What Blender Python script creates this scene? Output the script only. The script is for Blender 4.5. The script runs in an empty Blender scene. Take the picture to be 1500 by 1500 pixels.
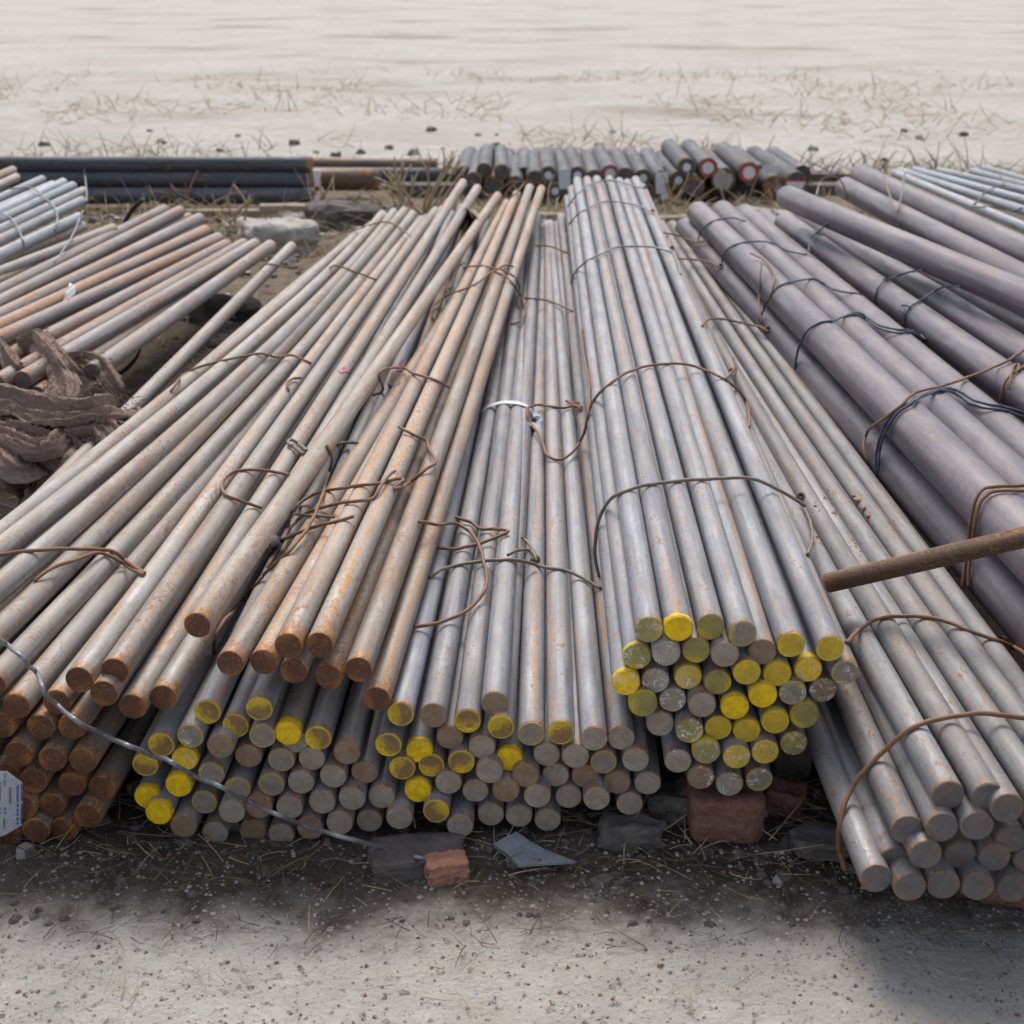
import bpy, bmesh, math, random
from mathutils import Vector, Matrix, noise
from mathutils.bvhtree import BVHTree
R = math.radians
rnd = random.Random(7)
S = bpy.context.scene
COL = S.collection

# ------------------------------------------------------------------ camera
CAM_H, FPX, PITCH = 1.5, 1500 * 50 / 36, math.atan(780 / (1500 * 50 / 36))
cd = bpy.data.cameras.new('camera'); cam = bpy.data.objects.new('camera', cd); COL.objects.link(cam)
cam.location = (0, 0, CAM_H); cam.rotation_euler = (math.pi / 2 - PITCH, 0, 0)
cd.lens = 50; cd.sensor_width = 36; cd.clip_start = .05; cd.clip_end = 900
cd.dof.use_dof = True; cd.dof.focus_distance = 2.95; cd.dof.aperture_fstop = 5.6
S.camera = cam
# ------------------------------------------------------------------ world, sun, exposure
W = bpy.data.worlds.new('World'); S.world = W; W.use_nodes = True
wn, wl = W.node_tree.nodes, W.node_tree.links
bg = wn['Background']
sky = wn.new('ShaderNodeTexSky'); sky.sky_type = 'NISHITA'; sky.sun_disc = False
sky.sun_elevation = R(58); sky.sun_rotation = R(-8); sky.air_density = 1.0; sky.dust_density = 3.0; sky.ozone_density = 1.0
hs = wn.new('ShaderNodeHueSaturation'); hs.inputs['Saturation'].default_value = .6
wl.new(sky.outputs[0], hs.inputs['Color']); wl.new(hs.outputs[0], bg.inputs[0]); bg.inputs[1].default_value = .1
sl = bpy.data.lights.new('sun', 'SUN'); sl.energy = 1.15; sl.angle = R(26); sl.color = (1, .95, .89)
sun = bpy.data.objects.new('sun', sl); COL.objects.link(sun); sun.rotation_euler = (R(-32), 0, R(8))
S.view_settings.view_transform = 'Standard'; S.view_settings.look = 'None'
S.view_settings.gamma = 1; S.view_settings.use_curve_mapping = False; S.view_settings.exposure = .92

# ------------------------------------------------------------------ sight lines -> places
CS, SN = math.cos(PITCH), math.sin(PITCH)
EYE = Vector((0, 0, CAM_H))
def ray(px, py):
    u, v = (px - 750) / FPX, (py - 750) / FPX
    return Vector((u, CS - v * SN, -SN - v * CS))
def at_z(px, py, z):
    d = ray(px, py); return EYE + d * ((z - CAM_H) / d.z)
def at_y(px, py, y):
    d = ray(px, py); return EYE + d * (y / d.y)

# ------------------------------------------------------------------ materials
class NT:
    def __init__(s, name):
        m = bpy.data.materials.new(name); m.use_nodes = True
        s.m, s.n, s.l = m, m.node_tree.nodes, m.node_tree.links
        s.b = s.n['Principled BSDF']
        s.tc = s.n.new('ShaderNodeTexCoord'); s.oi = s.n.new('ShaderNodeObjectInfo')
        s.obj = s.tc.outputs['Object']; s.rand = s.oi.outputs['Random']
    def put(s, sock, v):
        if isinstance(v, bpy.types.NodeSocket): s.l.new(v, sock)
        elif isinstance(v, tuple) and len(v) == 3 and sock.type == 'RGBA': sock.default_value = (*v, 1)
        else: sock.default_value = v
    def math(s, op, a, b=0.0, c=None, clamp=False):
        n = s.n.new('ShaderNodeMath'); n.operation = op; n.use_clamp = clamp
        s.put(n.inputs[0], a); s.put(n.inputs[1], b)
        if c is not None: s.put(n.inputs[2], c)
        return n.outputs[0]
    def sep(s, v):
        n = s.n.new('ShaderNodeSeparateXYZ'); s.put(n.inputs[0], v); return n.outputs
    def comb(s, x, y, z):
        n = s.n.new('ShaderNodeCombineXYZ'); s.put(n.inputs[0], x); s.put(n.inputs[1], y); s.put(n.inputs[2], z); return n.outputs[0]
    def vec(s, scale, off=0.0):                     # object coordinates scaled, shifted per object
        n = s.n.new('ShaderNodeVectorMath'); n.operation = 'MULTIPLY'; s.put(n.inputs[0], s.obj); n.inputs[1].default_value = scale
        a = s.n.new('ShaderNodeVectorMath'); a.operation = 'ADD'; s.put(a.inputs[0], n.outputs[0])
        k = s.math('MULTIPLY_ADD', s.rand, 91.7, off); s.put(a.inputs[1], s.comb(k, k, k)); return a.outputs[0]
    def noise(s, v, sc=1.0, det=4.0, rough=.55, dist=0.0):
        n = s.n.new('ShaderNodeTexNoise'); s.put(n.inputs['Vector'], v); n.inputs['Scale'].default_value = sc
        n.inputs['Detail'].default_value = det; n.inputs['Roughness'].default_value = rough; n.inputs['Distortion'].default_value = dist
        return n.outputs['Fac']
    def ramp(s, f, lo, hi, a=0.0, b=1.0):
        n = s.n.new('ShaderNodeMapRange'); n.interpolation_type = 'SMOOTHSTEP'
        s.put(n.inputs[0], f); s.put(n.inputs[1], lo); s.put(n.inputs[2], hi); s.put(n.inputs[3], a); s.put(n.inputs[4], b); return n.outputs[0]
    def mix(s, f, a, b, mode='MIX'):
        n = s.n.new('ShaderNodeMix'); n.data_type = 'RGBA'; n.blend_type = mode
        s.put(n.inputs[0], f); s.put(n.inputs[6], a); s.put(n.inputs[7], b); return n.outputs[2]
    def bump(s, h, st=.3, d=.002, sock='Normal'):
        n = s.n.new('ShaderNodeBump'); n.inputs['Strength'].default_value = st; n.inputs['Distance'].default_value = d
        s.put(n.inputs['Height'], h); s.l.new(n.outputs[0], s.b.inputs[sock])
    def done(s, col, rough=.6, metal=0.0, spec=.5):
        s.put(s.b.inputs['Base Color'], col); s.put(s.b.inputs['Roughness'], rough); s.put(s.b.inputs['Metallic'], metal)
        s.b.inputs['Specular IOR Level'].default_value = spec
        return s.m

def steel(name, dark, light, rust=.3, dust=.3, stripe=.4, tip=1.0, big=1.0, rustcol=(.30, .125, .042), tone=.25, rough=.5, sw=.28):
    t = NT(name); x, y, z = t.sep(t.obj)[:3]
    k = 1 / big
    streak = t.noise(t.vec((.8, 46 * k, 46 * k)), 1, 5, .62)
    thin = t.noise(t.vec((2.5, 190 * k, 190 * k), 23), 1, 4, .6)
    patch = t.noise(t.vec((6 * k, 30 * k, 30 * k), 13), 1, 6, .68)
    fine = t.noise(t.vec((130 * k, 330 * k, 330 * k), 3), 1, 4, .7)
    ring = t.noise(t.vec((210 * k, 26 * k, 26 * k), 31), 1, 3, .6, .8)
    scr = t.noise(t.vec((60 * k, 120 * k, 120 * k), 41), 1, 5, .75, 1.2)
    c = t.mix(t.ramp(streak, .32, .68), dark, light)
    c = t.mix(t.ramp(thin, .45, .75, 0, .35), c, tuple(.6 * q for q in dark))
    c = t.mix(t.ramp(patch, .50, .72, 0, .35), c, tuple(.6 * q for q in dark))
    c = t.mix(t.ramp(patch, .50, .34, 0, .35), c, tuple(min(1, 1.25 * q) for q in light))
    c = t.mix(t.math('MULTIPLY', t.ramp(ring, .58, .66, 0, .6), t.ramp(patch, .4, .6)), c, tuple(.35 * q for q in dark))   # cross scuffs
    c = t.mix(t.ramp(scr, .645, .69, 0, .75), c, tuple(.25 * q for q in dark))           # dark nicks
    c = t.mix(t.ramp(fine, .35, .7, 0, .25), c, tuple(.5 * q for q in dark))
    hv = t.n.new('ShaderNodeHueSaturation'); t.put(hv.inputs['Color'], c)              # tone differs from bar to bar
    t.put(hv.inputs['Value'], t.math('MULTIPLY_ADD', t.rand, 2 * tone, 1 - tone)); c = hv.outputs[0]
    # dust settled on the upper side
    g = t.n.new('ShaderNodeNewGeometry'); nz = t.sep(g.outputs['Normal'])[2]
    du = t.math('MULTIPLY', t.ramp(nz, .1, .95), t.ramp(t.noise(t.vec((4, 44 * k, 44 * k), 47), 1, 6, .7), .34, .62))
    c = t.mix(t.math('MULTIPLY', du, dust), c, (.47, .415, .35))
    # rust: flecks, a weathered stripe along the bar, the cut end
    area = t.ramp(t.noise(t.vec((1.8, 12 * k, 12 * k), 71), 1, 3, .5), .40, .64)
    fl = t.ramp(t.noise(t.vec((52 * k, 105 * k, 105 * k), 7), 1, 5, .72, .9), .600 - .09 * rust, .635 - .09 * rust)
    f1 = t.math('MULTIPLY', fl, t.math('MULTIPLY_ADD', area, .75, .25))
    a0 = t.math('MULTIPLY_ADD', t.math('FRACT', t.math('MULTIPLY', t.rand, 17.3)), 2.2, .45)
    ang = t.math('ARCTAN2', z, y)
    wob = t.noise(t.vec((3, 9 * k, 9 * k), 5), 1, 5, .7)
    dd = t.math('ABSOLUTE', t.math('ADD', t.math('SUBTRACT', ang, a0), t.math('MULTIPLY', t.math('SUBTRACT', wob, .5), .9)))
    st = t.ramp(dd, sw, .04)
    st = t.math('MULTIPLY', st, t.ramp(t.noise(t.vec((100 * k, 60 * k, 60 * k), 9), 1, 4, .7), .40, .54))
    st = t.math('MULTIPLY', st, t.ramp(t.noise(t.vec((1.5, 3, 3), 19), 1, 3), .38, .56))
    st = t.math('MULTIPLY', st, t.ramp(t.math('FRACT', t.math('MULTIPLY', t.rand, 7.77)), 1 - stripe, 1 - stripe + .15))
    chev = t.ramp(t.noise(t.vec((120 * k, 40 * k, 40 * k), 87), 1, 4, .65, 1.0), .5, .62)
    wash = t.math('MULTIPLY', t.ramp(t.noise(t.vec((2.2, 22 * k, 22 * k), 83), 1, 6, .7), .64 - .26 * rust, .86 - .26 * rust), t.math('MULTIPLY_ADD', chev, .55, .3))
    tipx = t.math('MULTIPLY_ADD', t.math('SUBTRACT', scr, .5), .07 * tip, t.math('MULTIPLY_ADD', t.math('SUBTRACT', patch, .5), .22 * tip, x))
    tipf = t.math('MULTIPLY', t.ramp(tipx, .05 * tip + .001, -.01), .9)
    rc = t.mix(t.ramp(fine, .35, .65), rustcol, tuple(.5 * q for q in rustcol))
    oc = t.mix(t.ramp(fine, .35, .65), (.62, .30, .075), (.42, .19, .055))
    c = t.mix(t.math('MULTIPLY', wash, max(0, min(1, .35 + rust))), c, rc)
    c = t.mix(t.math('MULTIPLY', f1, .85), c, t.mix(t.ramp(patch, .42, .58), rc, oc))
    c = t.mix(t.math('MULTIPLY', st, .85), c, oc)
    c = t.mix(tipf, c, t.mix(t.ramp(scr, .4, .6), rc, oc))
    ro = t.math('ADD', t.ramp(patch, .3, .7, rough - .1, rough + .1), t.math('MULTIPLY', t.math('MAXIMUM', f1, du), .2))
    t.bump(t.math('ADD', t.math('MULTIPLY', fine, .5), t.math('ADD', patch, f1)), .3, .0007 * big)
    return t.done(c, ro, .15)

M = {}
M['blue'] = steel('mill scale steel', (.155, .172, .21), (.315, .325, .355), .30, .45, .55, .40)
M['grey'] = steel('dusty grey steel', (.25, .248, .245), (.42, .40, .375), .70, .55, .35, .7)
M['brown'] = steel('brown weathered steel', (.255, .24, .225), (.44, .395, .345), .85, .65, .9, 1.1, rustcol=(.34, .15, .06), sw=.4)
M['rustbar'] = steel('rusty lower steel', (.20, .18, .17), (.35, .31, .28), .75, .3, .6, 1.0, rustcol=(.24, .10, .045))
M['right'] = steel('right stack steel', (.155, .16, .175), (.275, .275, .285), .40, .36, .10, .3)
M['purple'] = steel('purple grey steel', (.088, .080, .110), (.205, .168, .182), -.2, .24, .0, .3, 2.2, tone=.1, rough=.38)
M['rear'] = steel('dark blue steel', (.04, .05, .065), (.09, .10, .12), .25, .10, .2, .6, 2.4)
M['rearbrown'] = steel('dark brown steel', (.07, .055, .045), (.15, .10, .075), .8, .2, .3, .6, 2.4)
M['pale'] = steel('pale blue steel', (.25, .29, .34), (.40, .44, .48), .16, .35, .35, .5)
M['scabby'] = steel('scabby rusted steel', (.085, .055, .04), (.165, .115, .08), .95, .4, .0, .5, .7, (.20, .085, .042), rough=.85)

def face_mat(name, A, B, thr, soft=.25, spots=.2, film=False, spotcol=(.16, .075, .03), rim=None):
    t = NT(name); x, y, z = t.sep(t.obj)[:3]
    ph = t.math('MULTIPLY', t.rand, 6.283)
    u = t.math('ADD', t.math('MULTIPLY', y, t.math('COSINE', ph)), t.math('MULTIPLY', z, t.math('SINE', ph)))
    v = t.math('SUBTRACT', t.math('MULTIPLY', z, t.math('COSINE', ph)), t.math('MULTIPLY', y, t.math('SINE', ph)))
    kk = t.math('MULTIPLY', t.rand, 53)
    saw = t.noise(t.comb(t.math('MULTIPLY_ADD', u, 420, kk), t.math('MULTIPLY_ADD', v, 30, kk), 0.0), 1, 4, .6, .5)
    big = t.noise(t.vec((60, 60, 60)), 1, 5, .6)
    f = t.ramp(t.math('ADD', t.math('MULTIPLY', u, 40), t.math('MULTIPLY_ADD', big, 3.0, -1.5)), thr - soft, thr + soft)
    c = t.mix(f, A, B)
    c = t.mix(t.ramp(saw, .42, .68, 0, .38), c, tuple(.42 * q for q in A))
    fine = t.noise(t.vec((330, 330, 330), 4), 1, 5, .7)
    c = t.mix(t.math('MULTIPLY', t.ramp(fine, .66 - .2 * spots, .76 - .2 * spots), min(1, spots * 2.2)), c, spotcol)
    c = t.mix(t.ramp(big, .40, .62, 0, .45), c, tuple(.52 * q for q in A))
    rr = t.math('SQRT', t.math('ADD', t.math('MULTIPLY', y, y), t.math('MULTIPLY', z, z)))
    if rim: c = t.mix(t.math('MULTIPLY', t.ramp(t.math('MULTIPLY_ADD', t.math('SUBTRACT', big, .5), .008, rr), .0195, .023), .8), c, rim)
    t.bump(t.math('ADD', saw, t.math('MULTIPLY', fine, .4)), .6, .0011)
    if film:                                        # crinkled clear film over the cut end
        t.b.inputs['Coat Weight'].default_value = 1; t.b.inputs['Coat Roughness'].default_value = .06
        cr = t.noise(t.vec((48, 48, 48), 8), 1, 2, .5, 1.6)
        ridge = t.ramp(t.math('ABSOLUTE', t.math('SUBTRACT', cr, .5)), 0, .05, 1, 0)
        n = t.n.new('ShaderNodeBump'); n.inputs['Strength'].default_value = 1; n.inputs['Distance'].default_value = .005
        t.put(n.inputs['Height'], ridge); t.l.new(n.outputs[0], t.b.inputs['Coat Normal'])
        glint = t.math('MULTIPLY', t.ramp(ridge, .5, .8), t.ramp(t.noise(t.vec((38, 38, 38), 21), 1, 2), .47, .56))
        c = t.mix(t.math('MULTIPLY', glint, .9), c, (.74, .76, .78))    # glints of the film's creases, painted into the colour
    return t.done(c, t.ramp(fine, .3, .7, .5, .75), 0, .4)
YEL, DUL, OLI, GRY, BRN, RST = (.98, .63, .005), (.64, .43, .045), (.34, .28, .09), (.37, .295, .225), (.31, .21, .14), (.115, .045, .024)
FACE = {}
for film in (0, 1):
    sfx = ' under film' if film else ''
    q = 'f' if film else ''
    FACE['Y' + q] = face_mat('bright yellow end' + sfx, YEL, (.92, .55, .012), .5, .4, .05, film)
    FACE['D' + q] = face_mat('dull yellow end' + sfx, DUL, (.80, .53, .02), .25, .7, .12, film, rim=(.62, .5, .04))
    FACE['O' + q] = face_mat('olive end' + sfx, OLI, (.70, .50, .025), .6, .3, .10, film)
    FACE['G' + q] = face_mat('bare grey end' + sfx, GRY, (.40, .345, .285), .1, .6, .06, film)
    FACE['H' + q] = face_mat('yellow rimmed grey end' + sfx, (.30, .25, .195), (.80, .53, .02), .8, .12, .12, film, rim=(.45, .35, .06))
    FACE['B' + q] = face_mat('bare brown end' + sfx, BRN, (.33, .20, .11), .2, .6, .2, film)
    FACE['X' + q] = face_mat('rust streaked yellow end' + sfx, (.29, .175, .065), (.84, .55, .02), .2, .35, .35, film, rim=(.66, .5, .04))
FACE['R'] = face_mat('dark rust end', RST, (.34, .14, .04), .6, .35, .55, False, (.45, .18, .045))
FACE['S'] = face_mat('dark steel end', (.16, .145, .145), (.22, .16, .13), .3, .5, .25, False, (.30, .12, .045))
FACEW = {'Y': 'bright yellow', 'D': 'dull yellow', 'O': 'olive', 'G': 'bare grey', 'H': 'yellow-rimmed grey', 'B': 'bare brown',
         'X': 'rust-streaked yellow', 'R': 'dark rust', 'S': 'dark steel'}

def plain(name, a, b, sc=20, rough=.7, bump=.4, bd=.003, metal=0.0, stretch=(1, 1, 1), spec=.4):
    t = NT(name); n1 = t.noise(t.vec(tuple(sc * q for q in stretch)), 1, 6, .65); n2 = t.noise(t.vec(tuple(sc * 6 * q for q in stretch), 5), 1, 5, .7)
    c = t.mix(t.ramp(n1, .3, .7), a, b); c = t.mix(t.ramp(n2, .35, .75, 0, .45), c, tuple(.5 * q for q in a))
    t.bump(t.math('MULTIPLY_ADD', n2, .5, n1), bump, bd); return t.done(c, rough, metal, spec)
M['rustwire'] = plain('rusty wire', (.27, .115, .048), (.25, .16, .10), 60, .6, .4, .001)
M['dullwire'] = plain('dull brown wire', (.21, .165, .12), (.28, .22, .15), 60, .45, .3, .001)
M['bluewire'] = plain('dark blue wire', (.045, .06, .10), (.12, .13, .16), 40, .35, .2, .001)
M['greywire'] = plain('bare grey wire', (.22, .22, .24), (.36, .36, .38), 40, .4, .2, .001, .4)
M['brick'] = plain('red brick', (.24, .10, .066), (.40, .22, .165), 42, .95, 1.0, .012)
M['brickpale'] = plain('pale brick', (.42, .19, .12), (.50, .26, .17), 26, .9, .8, .005)
M['stone'] = plain('dark stone', (.10, .085, .075), (.19, .165, .145), 14, .9, .9, .01)
M['palestone'] = plain('pale stone', (.34, .31, .275), (.52, .48, .43), 9, .9, .8, .01)
M['clay'] = plain('clay crumbs', (.36, .17, .10), (.48, .26, .17), 60, .9, .6, .002)
M['rag'] = plain('brown burlap', (.27, .185, .15), (.50, .37, .305), 60, .95, 1.0, .006, 0, (.25, 2.2, 2.2), .2)
M['straw'] = plain('dry straw', (.34, .25, .14), (.52, .42, .27), 30, .8, .2, .001)
M['straw2'] = plain('old straw', (.085, .062, .042), (.20, .15, .10), 30, .85, .2, .001)
M['wood'] = plain('weathered wood', (.24, .18, .125), (.42, .33, .24), 14, .85, .6, .004, 0, (.2, 2, 2))
M['white'] = plain('white plastic', (.66, .67, .72), (.78, .79, .82), 30, .45, .2, .001)
M['paper'] = plain('label paper', (.55, .60, .68), (.66, .70, .77), 40, .6, .3, .001)
M['bluink'] = plain('blue print', (.05, .07, .36), (.08, .11, .45), 60, .6, .1, .001)
M['greyink'] = plain('grey print', (.25, .26, .28), (.36, .37, .40), 90, .6, .1, .001)
M['red'] = plain('red plastic', (.55, .05, .04), (.68, .12, .09), 40, .5, .2, .001)
M['pink'] = plain('pink plastic', (.48, .17, .20), (.62, .32, .36), 40, .6, .3, .001)
M['black'] = plain('black rubber', (.018, .018, .02), (.035, .035, .04), 30, .5, .2, .001)
M['sheet'] = plain('grey plastic sheet', (.19, .20, .235), (.30, .315, .35), 16, .4, .5, .004)

def ground_mat():
    t = NT('earth'); o = t.obj
    n1 = t.noise(o, 1.7, 6, .6); n2 = t.noise(o, 14, 6, .65); n3 = t.noise(o, 80, 5, .7)
    c = t.mix(t.ramp(n2, .3, .7), (.048, .037, .029), (.115, .09, .069)); c = t.mix(t.ramp(n1, .4, .65, 0, .7), c, (.155, .125, .098))
    c = t.mix(t.ramp(n3, .52, .75, 0, .5), c, (.19, .155, .12))
    xx, yy = t.sep(o)[:2]; c = t.mix(t.math('MULTIPLY', t.ramp(yy, 3.6, 8), t.ramp(n2, .3, .6, .35, .8)), c, (.27, .215, .155))   # dry dusty earth further off
    n0 = t.noise(o, .45, 6, .62); nb = t.noise(o, 5, 6, .7); n5 = t.noise(o, 38, 5, .75)
    wob = t.math('MULTIPLY_ADD', t.math('SUBTRACT', nb, .5), .55, yy)
    open_ = t.math('MAXIMUM', t.ramp(wob, 2.13, 1.93), t.ramp(t.math('MULTIPLY_ADD', t.math('SUBTRACT', n0, .5), 3, yy), 10.9, 13))
    pale = t.mix(t.ramp(nb, .35, .65), (.46, .43, .385), (.57, .54, .49)); pale = t.mix(t.ramp(n0, .42, .62, 0, .55), pale, (.43, .385, .33))
    pale = t.mix(t.ramp(n5, .56, .70, 0, .5), pale, (.27, .23, .19)); pale = t.mix(t.ramp(n3, .62, .72, 0, .6), pale, (.62, .58, .52))
    n6 = t.noise(o, .16, 7, .68); pale = t.mix(t.math('MULTIPLY', t.ramp(n6, .50, .66, 0, .75), t.ramp(yy, 11, 14)), pale, (.26, .225, .18))   # damp and trodden patches in the open yard
    c = t.mix(open_, c, pale)
    t.bump(t.math('MULTIPLY_ADD', n3, .4, n2), .9, .03); return t.done(c, .95, 0, .2)
M['earth'] = ground_mat()

# ------------------------------------------------------------------ object helpers
def link(name, verts, faces, mat, parent=None, smooth=True, mats=None, idx=None):
    me = bpy.data.meshes.new(name); me.from_pydata(verts, [], faces)
    for m in (mats or [mat]): me.materials.append(m)
    if idx: me.polygons.foreach_set('material_index', idx)
    me.polygons.foreach_set('use_smooth', [smooth] * len(me.polygons)); me.update()
    o = bpy.data.objects.new(name, me); COL.objects.link(o)
    if parent: o.parent = parent
    return o
LABELS = {}
def tag(o, label, cat, group=None):
    o['label'] = label; o['category'] = cat
    if group: o['group'] = group
    n = len(label.split()); assert 4 <= n <= 16, (n, label)
    if label in LABELS: print('DUP LABEL', label)
    LABELS[label] = o
    return o
def struct(o, kind='structure'): o['kind'] = kind; return o
def empty(name, loc=(0, 0, 0), quat=None):
    o = bpy.data.objects.new(name, None); COL.objects.link(o); o.location = loc; o.empty_display_size = .05
    if quat: o.rotation_mode = 'QUATERNION'; o.rotation_quaternion = quat
    return o
BV, BF = [], []                                     # every surface wires and crumbs can lie on
def collect(verts, faces, mw=None):
    k = len(BV); BV.extend([(mw @ Vector(v)) if mw else Vector(v) for v in verts]); BF.extend([tuple(i + k for i in f) for f in faces])

def shaft_mesh(L, r, bend, sides=22, segs=14, cap_front=True):
    """bar along +X from its front end; bend(x) gives the small sideways (y, z) sag"""
    xs = [0, .0022] + [.0022 + (L - .0044) * (i / segs) for i in range(1, segs + 1)] + [L]
    rs = [r * .955, r] + [r] * segs + [r * .93]
    V, F = [], []
    for x, q in zip(xs, rs):
        by, bz = bend(x)
        for k in range(sides):
            a = 2 * math.pi * k / sides; V.append((x, by + q * math.cos(a), bz + q * math.sin(a)))
    for i in range(len(xs) - 1):
        for k in range(sides):
            j = (k + 1) % sides; F.append((i * sides + k, i * sides + j, (i + 1) * sides + j, (i + 1) * sides + k))
    if cap_front: F.append(tuple(range(sides - 1, -1, -1)))
    n = len(xs) - 1; F.append(tuple(n * sides + k for k in range(sides)))
    F = [f[::-1] for f in F]
    return V, F
def face_mesh(r, sides=22):
    tx, tz = rnd.uniform(-.05, .05), rnd.uniform(-.05, .05)
    V, F = [], []
    wob = [1 + rnd.uniform(-.012, .012) for _ in range(sides)]
    for q, x in ((.965, .0006), (.93, -.0010), (.5, -.0013)):
        for k in range(sides):
            a = 2 * math.pi * k / sides; y, z = r * q * wob[k] * math.cos(a), r * q * wob[k] * math.sin(a)
            V.append((x + (y * tx + z * tz) * (0 if x > 0 else .6), y, z))
    V.append((-.0013, 0, 0))
    for i in range(2):
        for k in range(sides):
            j = (k + 1) % sides; F.append((i * sides + k, (i + 1) * sides + k, (i + 1) * sides + j, i * sides + j))
    for k in range(sides): F.append((2 * sides + k, 3 * sides, 2 * sides + (k + 1) % sides))
    return V, F

def bar(P0, P1, D, mat, label, group, Pm=None, face=None, facelabel=None, name='steel_bar', cat='steel bar', solid=True, paint=None):
    d = P1 - P0; L = d.length; q = d.to_track_quat('X', 'Z'); inv = q.inverted(); r = D / 2
    if Pm is not None:
        pl = inv @ (Pm - P0); k = pl.x * (L - pl.x); by, bz = pl.y / k, pl.z / k
        bend = lambda x: (by * x * (L - x), bz * x * (L - x))
    else:
        w1, w2 = rnd.uniform(-1, 1) * .0006, -abs(rnd.gauss(0, .0006))
        bend = lambda x: (w1 * x * (L - x), w2 * x * (L - x))
    V, F = shaft_mesh(L, r, bend, 26 if D > .08 else 22)
    mw = Matrix.Translation(P0) @ q.to_matrix().to_4x4()
    if solid: collect(V, F, mw)
    if face is None:
        o = link(name, V, F, mat); o.rotation_mode = 'QUATERNION'; o.rotation_quaternion = q; o.location = P0
        return tag(o, label, cat, group)
    e = empty(name, P0, q); tag(e, label, cat, group)
    link('shaft', V, F, mat, e)
    FV, FF = face_mesh(r); f = link('end_face', FV, FF, face, e, smooth=False)
    if facelabel: f['label'] = facelabel
    if paint:                                        # spray that ran over the edge on to the shaft
        n = 22; CV = []; CFc = []
        for k in range(n):
            a = 2 * math.pi * k / n; ln = .004 + .013 * max(0, noise.noise(Vector((math.cos(a) * 2.1, math.sin(a) * 2.1, P0.x * 9))) + .45)
            for x, q in ((.0005, r * .962), (.0026, r + .0004), (ln + .003, r + .0003)): CV.append((x, q * math.cos(a), q * math.sin(a)))
        for k in range(n):
            j = (k + 1) % n; CFc += [(k * 3, j * 3, j * 3 + 1, k * 3 + 1), (k * 3 + 1, j * 3 + 1, j * 3 + 2, k * 3 + 2)]
        link('paint_collar', CV, [q[::-1] for q in CFc], paint, e)
    return e

ORD = ['zeroth', 'first', 'second', 'third', 'fourth', 'fifth', 'sixth', 'seventh', 'eighth', 'ninth', 'tenth', 'eleventh', 'twelfth',
       'thirteenth', 'fourteenth', 'fifteenth', 'sixteenth', 'seventeenth', 'eighteenth', 'nineteenth', 'twentieth'] + ['twenty-' + q for q in ('first', 'second', 'third', 'fourth', 'fifth', 'sixth', 'seventh', 'eighth', 'ninth')] + ['thirtieth'] + ['thirty-' + q for q in ('first', 'second', 'third', 'fourth', 'fifth', 'sixth', 'seventh', 'eighth', 'ninth')]
def layers(pts, w=26):
    """peel a pile of bar ends from the top: {i: (layer, place from the left)}"""
    left = set(range(len(pts))); out = {}; lay = 0
    while left:
        lay += 1
        top = [i for i in left if not any(j != i and abs(pts[j][0] - pts[i][0]) < w and pts[j][1] < pts[i][1] - 8 for j in left)]
        for n, i in enumerate(sorted(top, key=lambda i: pts[i][0])): out[i] = (lay, n + 1)
        left -= set(top)
    return out
def pile(rows, Yf, D, mat, stack, group, L=5.95, backs={}, mids={}, dirn=None, zclamp=.12, jit=.018, film=(), mat2=None):
    """rows: (px, py, face code). backs / mids: {index: (px, py)} where the far end / the middle is seen"""
    lay = layers([(a[0], a[1]) for a in rows]); P0s = []; dirs = []
    for i, a in enumerate(rows):
        P0s.append(at_y(a[0], a[1], Yf + rnd.uniform(-jit, jit)))
    ends = {}
    for i, b in backs.items():
        P0 = P0s[i]; best = None
        for s in range(-24, 25):
            z = P0.z + zclamp * s / 24
            if z < D / 2 + .02: continue
            P = at_z(b[0], b[1], z); e = abs((P - P0).length - L) + abs(s) * .004
            if best is None or e < best[0]: best = (e, P)
        ends[i] = best[1]; dirs.append((best[1] - P0).normalized())
    md = dirn if dirn is not None else sum(dirs, Vector()).normalized()
    obs = []
    for i, a in enumerate(rows):
        P0 = P0s[i]
        if i in ends: P1 = ends[i]
        else:
            d = Vector((md.x + rnd.gauss(0, .0012), md.y, min(.004, max(-.004, md.z)))).normalized(); P1 = P0 + d * L
        Pm = None
        if i in mids:
            mx, my = mids[i]; z = (P0.z + P1.z) / 2
            for _ in range(4):
                Pm = at_z(mx, my, z); tt = (Pm.y - P0.y) / (P1.y - P0.y); z = P0.z + (P1.z - P0.z) * tt
        n, k = lay[i]; fc = a[2]
        lab = f"bar with {FACEW[fc[0]]} end, {ORD[k]} from left in {ORD[n]} layer of {stack}"
        m = mat
        if mat2 and i in mat2: m = mat2[i]
        obs.append(bar(P0, P1, D, m, lab, group, Pm, FACE[fc], FACEW[fc[0]] + ' cut end' + (' under crinkled clear film' if 'f' in fc else ''),
                       paint=FACE['Y'] if fc[0] == 'Y' else FACE['D'] if fc[0] in 'DO' and rnd.random() < .45 else None))
    return obs
def zpts(o, s, pts): return [(o[0] + x / s, o[1] + y / s, *r) for x, y, *r in pts]

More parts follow.
